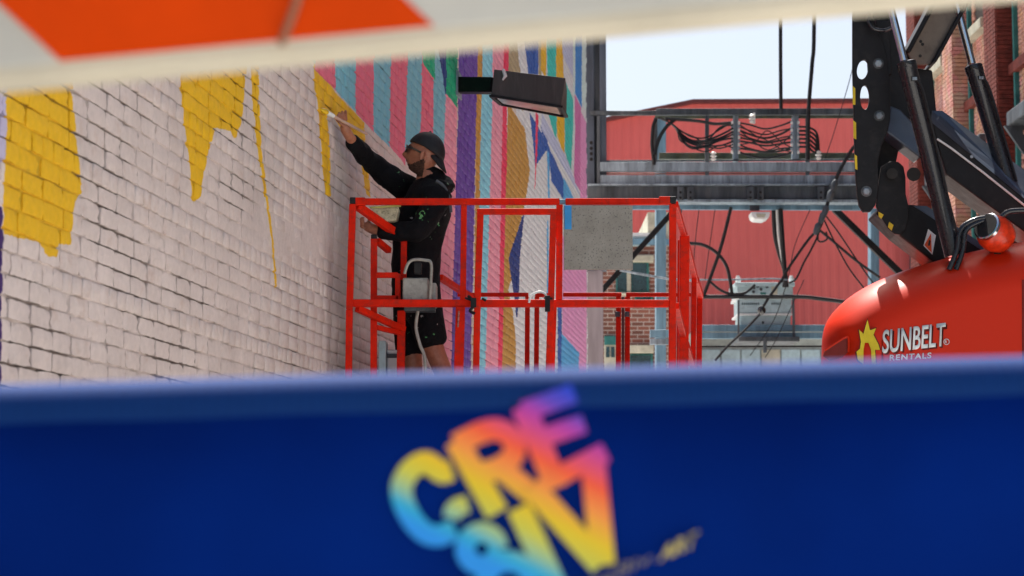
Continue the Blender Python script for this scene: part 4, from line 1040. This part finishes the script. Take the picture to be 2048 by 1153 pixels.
# ------------------------------------------------------------------ boom lift
YL = 12.7
bo_ = empty('boom_lift', P(1850, 1000, YL + .6), 0, 'red and black articulated boom lift with hydraulic cylinders at the right edge', 'boom lift')
def z8(x, y): return (1640 + x / 2.135, y / 2.135)
out = [z8(*q) for q in ((140, -160), (200, -160), (215, 60), (245, 130), (272, 185), (287, 240), (292, 300), (300, 340), (300, 510), (288, 565), (262, 625), (247, 700), (250, 770), (247, 830), (236, 878), (215, 906), (185, 906), (168, 880), (160, 840), (152, 740), (146, 560), (140, 300))]
plate('link_plate', out, YL, .035, black_steel, bo_, holes=[[z8(*q) for q in ell(183, 297, 24, 42, 22, R(12))], [z8(*q) for q in ell(192, 416, 20, 52, 22)], [z8(*q) for q in ((236, 84), (248, 92), (296, 92), (303, 108), (292, 126), (244, 120))]])
out2 = [(x + 36, y) for x, y in out]
plate('link_plate', out2, YL + .42, .035, black_steel, bo_)
mb = MB(); mb.beam(P(1748, -60, YL + .2), P(1760, 160, YL + .2), .30, .10, Vector((1, 0, 0))); mb.build('inner_arm', black_steel, bo_, bevel=.006)
for x, y, rx in ((250, 272, 16), (253, 495, 16), (198, 818, 17)):
    cx, cy = z8(x, y); mb = MB(); mb.tube([P(cx, cy, YL + .01), P(cx, cy, YL - .03), P(cx, cy, YL - .036)], [8 * k(YL), 8 * k(YL), 6 * k(YL)], 6); mb.build('pin_bolt', galv, bo_, smooth=False, bevel=.003)
    mb = MB(); mb.tube([P(cx, cy, YL - .001), P(cx, cy, YL - .012)], 11 * k(YL), 20); mb.build('washer', galv_dark, bo_, smooth=True)
yel = mat('hazard_yellow', (.62, .44, .02), .5)
for q in (((140, 368), (151, 378), (151, 448), (140, 448)), ((142, 515), (154, 525), (155, 596), (143, 590)), ((148, 660), (158, 668), (160, 726), (150, 722))):
    plate('hazard_strip', [z8(*t) for t in q], YL - .004, .003, yel, bo_, bevel=0)
# web between plates, pivot tubes
for x, y, r_ in ((205, 740, 26), (230, 500, 22), (308, 742, 24), (400, 745, 30)):
    cx, cy = z8(x, y); mb = MB(); mb.tube([P(cx, cy, YL + .03), P(cx, cy, YL + .46)], r_ / 2.135 * k(YL), 20); mb.build('pivot_tube', black_steel, bo_, smooth=True)
lob = [z8(*q) for q in ((262, 712), (300, 690), (335, 692), (357, 712), (366, 760), (366, 830), (378, 880), (378, 935), (366, 980), (343, 1004), (318, 1000), (290, 975), (262, 930), (240, 880), (248, 800))]
plate('knuckle_plate', lob, YL + .08, .03, black_steel, bo_)
cx, cy = z8(308, 742); mb = MB(); mb.tube([P(cx, cy, YL + .09), P(cx, cy, YL + .05)], 9 * k(YL), 18); mb.build('pin_bolt', galv, bo_, smooth=True, bevel=.003)
def z8p(seq, Y): return [P(*z8(*q), Y) for q in seq]
def box_beam(name, near_top, near_bot, Y, dep, m, bev=.012):
    mb = MB(); a, b = z8p(near_top, Y); d, c = z8p(near_bot, Y); mb.prism([a, b, c, d], (0, dep, 0)); return mb.build(name, m, bo_, bevel=bev)
# lower riser arm (carries the warning diamond)
mb = MB(); mb.prism(z8p(((352, 872), (455, 880), (760, 1085), (740, 1180), (540, 1160), (330, 1000), (238, 912), (262, 880)), YL + .13), (0, .30, 0)); mb.build('lower_riser_arm', black_steel, bo_, bevel=.012)
mb = MB(); mb.prism(z8p(((398, 880), (455, 880), (740, 1075), (700, 1075)), YL + .126), (0, .004, 0)); mb.build('riser_edge', sky_tinted_black, bo_)
for q in (((250, 905), (272, 918), (262, 936), (250, 925)), ((296, 948), (314, 962), (306, 986), (290, 970))):
    plate('hazard_strip', [z8(*t) for t in q], YL + .072, .003, yel, bo_, bevel=0)
# upper riser arm: deep box, sky reflection coloured into its top face, side groove
mb = MB(); mb.prism(z8p(((300, 452), (345, 470), (430, 560), (430, 675), (285, 565)), YL + .22), (0, .22, 0)); mb.build('riser_knuckle', sky_tinted_black, bo_, bevel=.01)
Y2 = YL + .32
mb = MB(); mb.prism(z8p(((476, 520), (1010, 960), (1010, 1110), (900, 1010), (540, 745), (500, 610)), Y2), (0, .34, 0)); mb.build('upper_riser_arm', black_steel, bo_, bevel=.008)
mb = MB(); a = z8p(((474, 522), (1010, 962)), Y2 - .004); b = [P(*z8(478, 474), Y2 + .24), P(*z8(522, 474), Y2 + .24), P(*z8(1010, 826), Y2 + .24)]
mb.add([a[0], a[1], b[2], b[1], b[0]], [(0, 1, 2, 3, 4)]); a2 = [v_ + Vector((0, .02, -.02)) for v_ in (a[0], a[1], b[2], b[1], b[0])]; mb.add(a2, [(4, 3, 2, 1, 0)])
mb.build('arm_top_plate', sky_tinted_black, bo_)
mb = MB(); q = z8p(((500, 594), (560, 634), (700, 740), (870, 876), (1010, 990)), Y2 - .012); mb.tube(q, .007, 6); mb.build('side_cable', white_enamel, bo_, smooth=True)
mb = MB(); cx, cy = z8(648, 670); mb.tube([P(cx, cy, Y2 - .01), P(cx, cy, Y2 + .0)], 3.5 * k(Y2), 8); mb.build('rivet', galv, bo_)
# main boom: underside colour carries the warm ground bounce
Y3 = YL + .55
mb = MB(); mb.prism(z8p(((410, 277), (470, 277), (640, -20), (840, -360), (640, -360), (470, 40), (372, 222), (385, 245)), Y3), (0, .03, 0)); mb.build('main_boom_underside', tan_under, bo_, bevel=.004)
mb = MB(); mb.prism(z8p(((470, 280), (500, 262), (690, -80), (860, -360), (826, -360), (636, -20)), Y3 - .05), (0, .3, 0)); mb.build('main_boom_side', black_steel, bo_, bevel=.01)
mb = MB(); mb.prism(z8p(((368, 215), (386, 225), (486, 42), (660, -330), (630, -330), (462, 40)), Y3 - .04), (0, .3, 0)); mb.build('main_boom_side', black_steel, bo_, bevel=.01)
for x, y in ((430, 178), (428, 240), (438, 190)):
    cx, cy = z8(x, y); mb = MB(); mb.tube([P(cx, cy, Y3 - .006), P(cx, cy, Y3 + .002)], 3.2 * k(Y3), 10); mb.build('drain_hole', black_cap, bo_)
mb = MB(); mb.prism(z8p(((300, 130), (372, 225), (410, 290), (480, 300), (500, 500), (400, 520), (300, 470)), Y3 + .12), (0, .2, 0)); mb.build('boom_heel', black_steel, bo_, bevel=.01)
# cylinders
def cylinder(rod0, rod1, bar0, bar1, rw, bw, Y, Yb=None):
    e = empty('hydraulic_cylinder', P(*bar1, Y), 0); e.parent = bo_; e.matrix_parent_inverse = parent_inv(bo_)
    Yb = Yb or Y
    mb = MB(); mb.tube([P(*rod0, Y), P(*rod1, Y)], rw * k(Y), 20); mb.build('rod', chrome, e, smooth=True)
    a, b = P(*bar0, Y), P(*bar1, Yb); d = (b - a).normalized()
    mb = MB(); mb.tube([a, a + d * .005, a + d * .05, a + d * .055, b], [bw * k(Y) * .9, bw * k(Y) * 1.06, bw * k(Y) * 1.06, bw * k(Y), bw * k(Y)], 28); mb.build('barrel', MATS['gloss_black'], e, smooth=True)
    q = lerp(a, b, .10) + Vector((.01, -bw * k(Y) * 1.02, 0)); mb = MB(); mb.box(q, .035, .02, .025); mb.tube(smoothpath([q, q + d * .05 + Vector((.03, -.01, 0)), q + d * .3 + Vector((.035, 0, 0)), q + d * .7 + Vector((.03, .01, 0))], 5), .008, 8)
    mb.build('fluid_line', rubber, e, smooth=True)
    mb = MB(); mb.box(q + Vector((0, -.006, 0)), .03, .022, .02); mb.build('port_fitting', galv, e, bevel=.003)
mat('gloss_black', (.012, .013, .018), .28, var=.1, bump=.03, bs=100, coat=.5)
cylinder((1762, -60), (1808, 122), (1812, 124), (1908, 512), 8, 19, YL - .25)
cylinder((1900, -40), (1944, 128), (1946, 132), (2034, 420), 8, 17.5, YL + .55, YL + .45)
# hoses
for seq in ([(1750, 10), (1738, 28), (1738, 45), (1748, 58), (1768, 61), (1782, 56)], [(1898, 540), (1914, 500), (1918, 470), (1928, 452), (1950, 440), (1970, 436)], [(1912, 540), (1926, 500), (1929, 470), (1938, 455), (1958, 445), (1972, 440)], [(2000, 436), (2014, 425), (2030, 422), (2060, 421)]):
    mb = MB(); mb.tube(smoothpath(pp(seq, YL - .32 if seq[0][0] != 1750 else YL - .06), 7), .013 if seq[0][0] == 1750 else .016, 10); mb.build('hose', MATS['gloss_black'], bo_, smooth=True)
# warning diamond
wd_ = plate('warning_sticker', [z8(462, 979), z8(495, 1006), z8(480, 1088), z8(442, 1050)], YL + .124, .003, white_enamel, bo_, bevel=0)
orng = mat('sticker_orange', (.75, .10, .02), .5)
plate('warning_triangle', [z8(474, 997), z8(477, 1080), z8(446, 1047)], YL + .120, .003, orng, wd_, bevel=0)
plate('warning_mark', [z8(466, 1024), z8(473, 1030), z8(469, 1050), z8(461, 1050)], YL + .117, .002, black_cap, wd_, bevel=0)
# work light: dark face, chrome rim, orange bowl
wlt = empty('lamp', P(1985, 470, YL - .3), 0); wlt.parent = bo_; wlt.matrix_parent_inverse = parent_inv(bo_)
c0 = P(1974, 454, YL - .35); ax = (P(2030, 500, YL - .16) - c0).normalized()
mb = MB(); mb.tube([c0 + ax * t for t in (.0, .02, .06, .11, .16, .20, .215)], [.076, .092, .108, .112, .096, .055, .01], 28); mb.build('lamp_bowl', mat('orange_red_paint', (.62, .035, .008), .35, var=.25, vs=25, coat=.4), wlt, smooth=True)
mb = MB(); mb.tube([c0 + ax * t for t in (-.012, -.008, .012)], [.079, .086, .086], 28); mb.build('lamp_rim', chrome, wlt, smooth=True)
mb = MB(); mb.tube([c0 - ax * .014, c0 - ax * .0125], .076, 28); mb.build('lamp_face', black_cap, wlt, smooth=True)
mb = MB(); mb.beam(c0 + ax * .1, c0 + ax * .1 + Vector((.02, .05, -.22)), .04, .02); mb.build('lamp_bracket', black_steel, wlt, bevel=.003)
# hood
hoodm = NT('red_gel_coat'); p = pos(hoodm)
dirtf = hoodm.ramp(hoodm.noise(p, 120, 3, .6), [(.62, (0, 0, 0)), (.72, (.35, .35, .35))])
dirtb = hoodm.ramp(hoodm.noise(p, 6, 5), [(.4, (.1, .1, .1)), (.7, (1, 1, 1))])
hoodm.l(hoodm.mix(hoodm.math('MULTIPLY', dirtf, dirtb), (.58, .024, .004), (.50, .12, .07)), hoodm.b.inputs['Base Color'])
hoodm.b.inputs['Roughness'].default_value = .42; hoodm.b.inputs['Coat Weight'].default_value = .05; hoodm.b.inputs['Specular IOR Level'].default_value = .18; hoodm.b.inputs['Coat Roughness'].default_value = .12
hoodm.bump(hoodm.noise(p, 140, 3), .12, .003)
top = [(1640, 860), (1640, 760), (1641, 700), (1643, 672), (1650, 648), (1666, 625), (1692, 602), (1725, 582), (1765, 565), (1810, 549), (1860, 534), (1920, 518), (1985, 504), (2060, 492), (2140, 484), (2300, 478), (2460, 480)]
tp = smoothpath([P(x, y - 7 * max(0, min(1, (x - 1660) / 120)), YL) for x, y in top], 4); YH0 = YL - .42; r_ = .30
cen = P(2050, 950, YL); vs = []; NR = 12
nrm = []
for i, q in enumerate(tp):
    d = (tp[min(i + 1, len(tp) - 1)] - tp[max(i - 1, 0)]).normalized(); nrm.append(Vector((d.z, 0, -d.x)))   # inward
mb = MB()
for j in range(NR + 1):
    t = j / NR * math.pi / 2; inx = r_ * (1 - math.sin(t)) ; yy = YH0 + r_ * (1 - math.cos(t)) * 1.25
    for i, q in enumerate(tp):
        rr = inx * min(1, .35 + i / 14)
        mb.v.append((q.x + nrm[i].x * rr, yy, q.z + nrm[i].z * rr))
# back side mirrored
for j in range(NR, -1, -1):
    t = j / NR * math.pi / 2; inx = r_ * (1 - math.sin(t)); yy = YH0 + 1.5 - r_ * (1 - math.cos(t))
    for i, q in enumerate(tp):
        rr = inx * min(1, .35 + i / 14); mb.v.append((q.x + .36 * max(0, 1 - i / 40) + nrm[i].x * rr, yy, q.z + nrm[i].z * rr))
nT = len(tp)
for j in range(2 * NR + 1):
    for i in range(nT - 1): mb.f.append((j * nT + i, j * nT + i + 1, (j + 1) * nT + i + 1, (j + 1) * nT + i))
# front and back sides close down to a base line
zb = P(1700, 1000, YL).z
for j in (0, 2 * NR + 1):
    base = len(mb.v)
    for i in range(nT): v_ = mb.v[j * nT + i]; mb.v.append((v_[0], v_[1], min(v_[2], .75)))
    for i in range(nT - 1): mb.f.append((j * nT + i, j * nT + i + 1, base + i + 1, base + i))
ho = mb.build('hood', hoodm.m, bo_, smooth=True)
# vent recess and its lip
YS = YH0 - .003
vr = [(1646, 712), (1650, 700), (1694, 674), (1697, 678), (1697, 704), (1684, 716), (1660, 722)]
mb = MB(); mb.prism(pp(vr, YH0 + .045), (0, .02, 0)); mb.build('vent', mat('dark_red_recess', (.16, .008, .004), .5), bo_)
mb = MB(); mb.tube(smoothpath(pp([(1649, 702), (1670, 688), (1692, 675), (1697, 680), (1697, 704)], YH0 + .035), 4), .006, 6); mb.build('vent_lip', hoodm.m, bo_, smooth=True)
mb = MB(); mb.beam(P(2046, 560, YH0 - .002), P(2046, 760, YH0 - .002), .010, .006, Vector((0, 1, 0))); mb.build('panel_seam', MATS['dark_red_recess'], bo_)
# lettering on the hood
def text_mesh(s, name, p0, h, xs, shear, slope, m, parent, off=.0, ybias=0, gap=1.0):
    cu = bpy.data.curves.new(name, 'FONT'); cu.body = s; cu.size = 1; cu.offset = off; cu.space_character = gap; cu.extrude = 0
    o = bpy.data.objects.new('t', cu); col.objects.link(o); dg = bpy.context.evaluated_depsgraph_get()
    me = bpy.data.meshes.new_from_object(o.evaluated_get(dg)); bpy.data.objects.remove(o)
    xsz = [v.co.x for v in me.vertices]; ysz = [v.co.y for v in me.vertices]; x0, x1, y0, y1 = min(xsz), max(xsz), min(ysz), max(ysz)
    for v in me.vertices:
        a = (v.co.x - x0) / (x1 - x0); b = (v.co.y - y0) / (y1 - y0)
        v.co = Vector((p0.x + a * xs + b * shear, p0.y + ybias, p0.z + a * slope + b * h))
    me.name = name; me.materials.clear(); me.materials.append(m); o = bpy.data.objects.new(name, me); col.objects.link(o)
    o.parent = parent; o.matrix_parent_inverse = parent_inv(parent)
    sd = o.modifiers.new('t', 'SOLIDIFY'); sd.thickness = .0015; return o
kk = k(YH0); dkred = mat('letter_shadow', (.10, .005, .003), .6); lw = mat('letter_white', (.70, .74, .75), .5)
text_mesh('SUNBELT', 'lettering', P(1764, 708, YH0 - .006), 48 * kk, 127 * kk, 3 * kk, 15.5 * kk, lw, bo_, .018, 0, 1.0)
text_mesh('SUNBELT', 'lettering_outline', P(1767, 711, YH0 - .0035), 48 * kk, 127 * kk, 3 * kk, 15.5 * kk, dkred, bo_, .034, 0, 1.0)
text_mesh('RENTALS', 'lettering', P(1779, 722, YH0 - .006), 12 * kk, 84 * kk, 1 * kk, 5 * kk, lw, bo_, .02, 0, 1.15)
text_mesh('R', 'lettering', P(1890, 687, YH0 - .006), 6 * kk, 4 * kk, 0, 0, lw, bo_, .02)
mb = MB(); mb.tube(pp([(1893 + 5.5 * math.cos(t), 684 + 5.5 * math.sin(t)) for t in [2 * math.pi * i / 16 for i in range(17)]], YH0 - .006), .0022, 5, False); mb.build('registered_ring', lw, bo_)
sun_o = [(1735, 640), (1740, 661), (1752, 657), (1747, 670), (1757, 690), (1760, 700), (1750, 700), (1752, 730), (1744, 730), (1742, 700), (1737, 686), (1730, 686), (1727, 700), (1727, 730), (1716, 720), (1713, 704), (1720, 698), (1722, 684), (1718, 660), (1727, 668)]
plate('sun_emblem', sun_o, YH0 - .006, .002, mat('emblem_yellow', (.70, .55, .02), .5), bo_, bevel=0)
plate('sun_emblem_outline', [(1738 + (x - 1738) * 1.12, 690 + (y - 690) * 1.07) for x, y in sun_o], YH0 - .0035, .001, dkred, bo_, bevel=0)
# turntable and chassis under the hood
mb = MB(); mb.box((P(2000, 900, YL).x, YL + .6, .55), 2.0, 1.9, .5); mb.build('chassis', black_steel, bo_, bevel=.03)
for xx in (1.9, 3.8):
    for yy in (YL - .3, YL + 1.5):
        mb = MB(); mb.tube([(xx - .15, yy, .42), (xx + .15, yy, .42)], .42, 26); mb.build('wheel', rubber, bo_, smooth=True, bevel=.03)

# ------------------------------------------------------------------ foreground barricade with banner
bar_ = empty('barricade', (0, 1.9, 0), 0, 'blurred white and orange striped barricade board across the top of the view', 'barricade')
YBd = 1.85
bw_ = mat('barricade_white', (.62, .61, .54), .5, var=.08, vs=3, bump=.1); bc_ = mat('barricade_edge', (.66, .60, .46), .55, var=.08)
def bl_(x): return [(-200, 158), (2400, -78)]
ln = bl_(0)
mb = MB(); low = [P(x, y, YBd) for x, y in ln]; hi = [P(x, -320, YBd) for x, y in reversed(ln)]
mb.prism([v_ for v_ in low] + hi, (0, .035, 0)); mb.build('board', bw_, bar_, bevel=.004)
# rounded lower lip of the plastic board
mb = MB(); mb.tube([v_ + Vector((0, .016, -.003)) for v_ in low], .0155, 12); mb.build('board_lip', bc_, bar_, smooth=True)
of = mat('reflective_orange', (.72, .058, .0), .6, spec=.1, var=.12, vs=4, bump=.08)
def stripe(pts):
    mb = MB(); mb.prism(pp(pts, YBd - .0025), (0, .002, 0)); mb.build('orange_stripe', of, bar_)
stripe([(-290, -290), (508, -290), (868, 52), (120, 122), (-130, -110)])
stripe([(1850, -290), (2400, -290), (2400, -50), (1990, -22)])
for xx in (-.9, .95):
    mb = MB(); mb.beam((xx, YBd + .06, 0), (xx, YBd + .06, 2.35), .05, .05, Vector((0, 1, 0))); mb.build('upright', bw_, bar_, bevel=.004)
    mb = MB(); mb.beam((xx, YBd - .5, .03), (xx, YBd + .6, .03), .06, .06); mb.build('foot', bw_, bar_, bevel=.004)
# bead chain hanging on the board
bch = empty('bead_chain', P(600, -20, YBd - .01), 0, 'short blurred brown bead chain hanging over the orange board', 'chain')
bmat = mat('brown_beads', (.34, .17, .10), .6)
for i in range(9):
    t = i / 8; q = P(602 - 38 * t ** 1.2, -28 + 112 * t, YBd - .012); ball('bead', q, .0042, bmat, bch, 6)
# banner
bn = empty('banner', (0, 2.0, 0), 0, 'blurred royal blue printed banner hung over the barrier across the bottom of the view', 'banner')
blue = NT('banner_vinyl'); p = pos(blue)
wv = blue.n('TexWave'); wv.inputs['Scale'].default_value = 60; wv.inputs['Distortion'].default_value = .4; blue.l(p, wv.inputs['Vector'])
blue.l(blue.ramp(blue.noise(p, 3, 3), [(.3, (.0003, .014, .14)), (.7, (.0004, .021, .20))]), blue.b.inputs['Base Color'])
blue.b.inputs['Roughness'].default_value = .8; blue.b.inputs['Specular IOR Level'].default_value = .03; blue.bump(wv.outputs['Fac'], .12, .001)
YBN = 2.0
hem = NT('banner_hem'); p = pos(hem); wv = hem.n('TexWave'); wv.inputs['Scale'].default_value = 28; wv.inputs['Distortion'].default_value = .6; hem.l(p, wv.inputs['Vector'])
hem.l(hem.ramp(wv.outputs['Fac'], [(.2, (.003, .028, .14)), (.8, (.004, .036, .17))]), hem.b.inputs['Base Color']); hem.b.inputs['Roughness'].default_value = .75; hem.b.inputs['Specular IOR Level'].default_value = .1; hem.bump(wv.outputs['Fac'], .3, .002)
def topy(x): return 766 - 22 * (x / 700) if x < 700 else 744 - 36 * (x - 700) / 1348
xs = list(range(-900, 3000, 60)); mb = MB(); prof = []
for x in xs:
    a = P(x, topy(x), YBN); ks = .028
    sag = .0006 * math.sin(x * .013)
    # hem folds over the rail: from the front face up over the top and down the back
    ring = [a + Vector((0, -.004 - .0, -.040 + sag)), a + Vector((0, -.005, -.030)), a + Vector((0, -.001, -.018)), a + Vector((0, .006, -.008)), a + Vector((0, .016, -.0015)), a + Vector((0, .027, 0)), a + Vector((0, .038, -.004)), a + Vector((0, .044, -.016)), a + Vector((0, .044, -.05))]
    prof.append(ring)
nR = len(prof[0])
for r__ in prof: mb.v += [tuple(v_) for v_ in r__]
mb.f = [(i * nR + j, (i + 1) * nR + j, (i + 1) * nR + j + 1, i * nR + j + 1) for i in range(len(xs) - 1) for j in range(nR - 1)]
ho2 = mb.build('hem', hem.m, bn, smooth=True)
mb = MB(); rows_ = 12
for i, x in enumerate(xs):
    a = P(x, topy(x), YBN) + Vector((0, -.002, -.034))
    for j in range(rows_ + 1):
        z = a.z - (a.z - .35) * j / rows_; wy = .004 * math.sin(x * .004 + 1) * (j / rows_) + .003 * math.sin(x * .011) * (j / rows_)
        mb.v.append((a.x, a.y + wy, z))
mb.f = [(i * (rows_ + 1) + j, (i + 1) * (rows_ + 1) + j, (i + 1) * (rows_ + 1) + j + 1, i * (rows_ + 1) + j + 1) for i in range(len(xs) - 1) for j in range(rows_)]
fo = mb.build('sheet', blue.m, bn, smooth=True); sd = fo.modifiers.new('t', 'SOLIDIFY'); sd.thickness = .002; sd.offset = -1
mb = MB()
a = P(-900, topy(-900), YBN) + Vector((0, .02, -.02)); b = P(2940, topy(2940), YBN) + Vector((0, .02, -.02))
mb.tube([a, b], .015, 12)
for t in (.15, .5, .85):
    q = lerp(a, b, t); mb.tube([q, Vector((q.x, q.y, .05))], .016, 12)
mb.build('rail', galv, bn, smooth=True)
mb = MB(); 
for t in (.15, .85): q = lerp(a, b, t); mb.beam((q.x, q.y - .3, .03), (q.x, q.y + .3, .03), .04, .04)
mb.build('foot', galv, bn)
# printed letters: ribbons of ink, gradient across the logo
ink = NT('gradient_ink'); p = pos(ink); sep = ink.n('SeparateXYZ'); ink.l(p, sep.inputs[0])
def z1(x, y): return (760 + x / 2.792, 740 + y / 2.792)
A0 = P(*z1(0, 0), YBN); A1 = P(*z1(1000, 0), YBN); A2 = P(*z1(0, 1000), YBN)
sx_ = 1000 / (A1.x - A0.x); sz_ = 1000 / (A2.z - A0.z)
zx = ink.math('MULTIPLY_ADD', sep.outputs[0], sx_, -A0.x * sx_); zz = ink.math('MULTIPLY_ADD', sep.outputs[2], sz_, -A0.z * sz_)
t = ink.math('MULTIPLY_ADD', zx, -.5, zz); tn = ink.math('MULTIPLY_ADD', t, 1 / 1300, 450 / 1300)
def tt(v_): return (v_ + 450) / 1300
st = [(tt(-400), srgb(10, 60, 205)), (tt(-290), srgb(90, 60, 190)), (tt(-180), srgb(185, 50, 165)), (tt(-60), srgb(225, 70, 120)), (tt(50), srgb(250, 85, 45)), (tt(200), srgb(250, 150, 60)), (tt(370), srgb(232, 200, 8)), (tt(500), srgb(205, 205, 70)), (tt(600), srgb(150, 195, 150)), (tt(680), srgb(20, 175, 215)), (tt(770), srgb(5, 150, 240))]
ink.l(ink.ramp(tn, st), ink.b.inputs['Base Color']); ink.b.inputs['Roughness'].default_value = .5
lay = [0]
def ribbon(name, pts, wz, parent=bn, m=ink.m, n=5, caps=True):
    lay[0] += 1; Yq = YBN - .009 - .00025 * lay[0]
    q = smoothpath(pp([z1(*t_) for t_ in pts], Yq), n) if len(pts) > 2 else pp([z1(*t_) for t_ in pts], Yq)
    h = wz * 1.1 / 2 / 2.792 * k(YBN); mb = MB(); L_ = []; R_ = []
    for i in range(len(q)):
        d = (q[min(i + 1, len(q) - 1)] - q[max(i - 1, 0)]); d.y = 0; d.normalize(); nn = Vector((-d.z, 0, d.x)); L_.append(q[i] + nn * h); R_.append(q[i] - nn * h)
    mb.prism(L_ + list(reversed(R_)), (0, .0002, 0)); return mb.build(name, m, parent)
W_ = 112
def letter(name): e = empty(name, (0, YBN, 1.3), 0); e.parent = bn; e.matrix_parent_inverse = parent_inv(bn); return e
e = letter('letter_c'); ribbon('stroke', [(400, 560), (345, 575), (310, 545), (250, 515), (170, 560), (122, 650), (135, 750), (190, 850), (262, 915), (340, 925), (420, 890)], 108, e)
e = letter('letter_r'); ribbon('stroke', [(425, 395), (655, 800)], 118, e); ribbon('stroke', [(425, 420), (560, 352), (660, 335), (735, 380), (752, 450), (715, 515), (630, 560), (530, 580)], 112, e); ribbon('stroke', [(660, 540), (860, 700)], 112, e)
e = letter('letter_e'); ribbon('stroke', [(800, 205), (990, 660)], 122, e); ribbon('stroke', [(800, 235), (1085, 130)], 100, e); ribbon('stroke', [(860, 395), (1140, 300)], 95, e); ribbon('stroke', [(960, 615), (1260, 460)], 100, e)
e = letter('letter_v'); ribbon('stroke', [(845, 650), (1235, 1090)], 120, e); ribbon('stroke', [(1190, 520), (1245, 1090)], 124, e)
e = letter('letter_i'); ribbon('stroke', [(775, 770), (985, 1230)], 122, e)
e = letter('digit_eight'); ribbon('stroke', [(400, 830), (420, 775), (490, 750)], 90, e)
ribbon('stroke', [(568 + 92 * math.cos(a), 1000 + 92 * math.sin(a)) for a in [R(x) for x in range(0, 361, 30)]], 100, e)
ribbon('stroke', [(720 + 130 * math.cos(a), 1190 + 120 * math.sin(a)) for a in [R(x) for x in range(0, 361, 30)]], 105, e)
gold_ink = mat('gold_ink', (.60, .50, .14), .5, bump=0); dim_ink = mat('dim_gold_ink', (.22, .19, .15), .5, bump=0)
kb_ = k(YBN); 
a = P(1318, 1124, YBN - .015)
text_mesh('ART', 'small_lettering', a, 32 * kb_, 72 * kb_, 8 * kb_, 30 * kb_, gold_ink, bn, .03)
a = P(1150, 1192, YBN - .015)
text_mesh('cre8iv.', 'small_lettering', a, 26 * kb_, 160 * kb_, 6 * kb_, 68 * kb_, dim_ink, bn, .0)
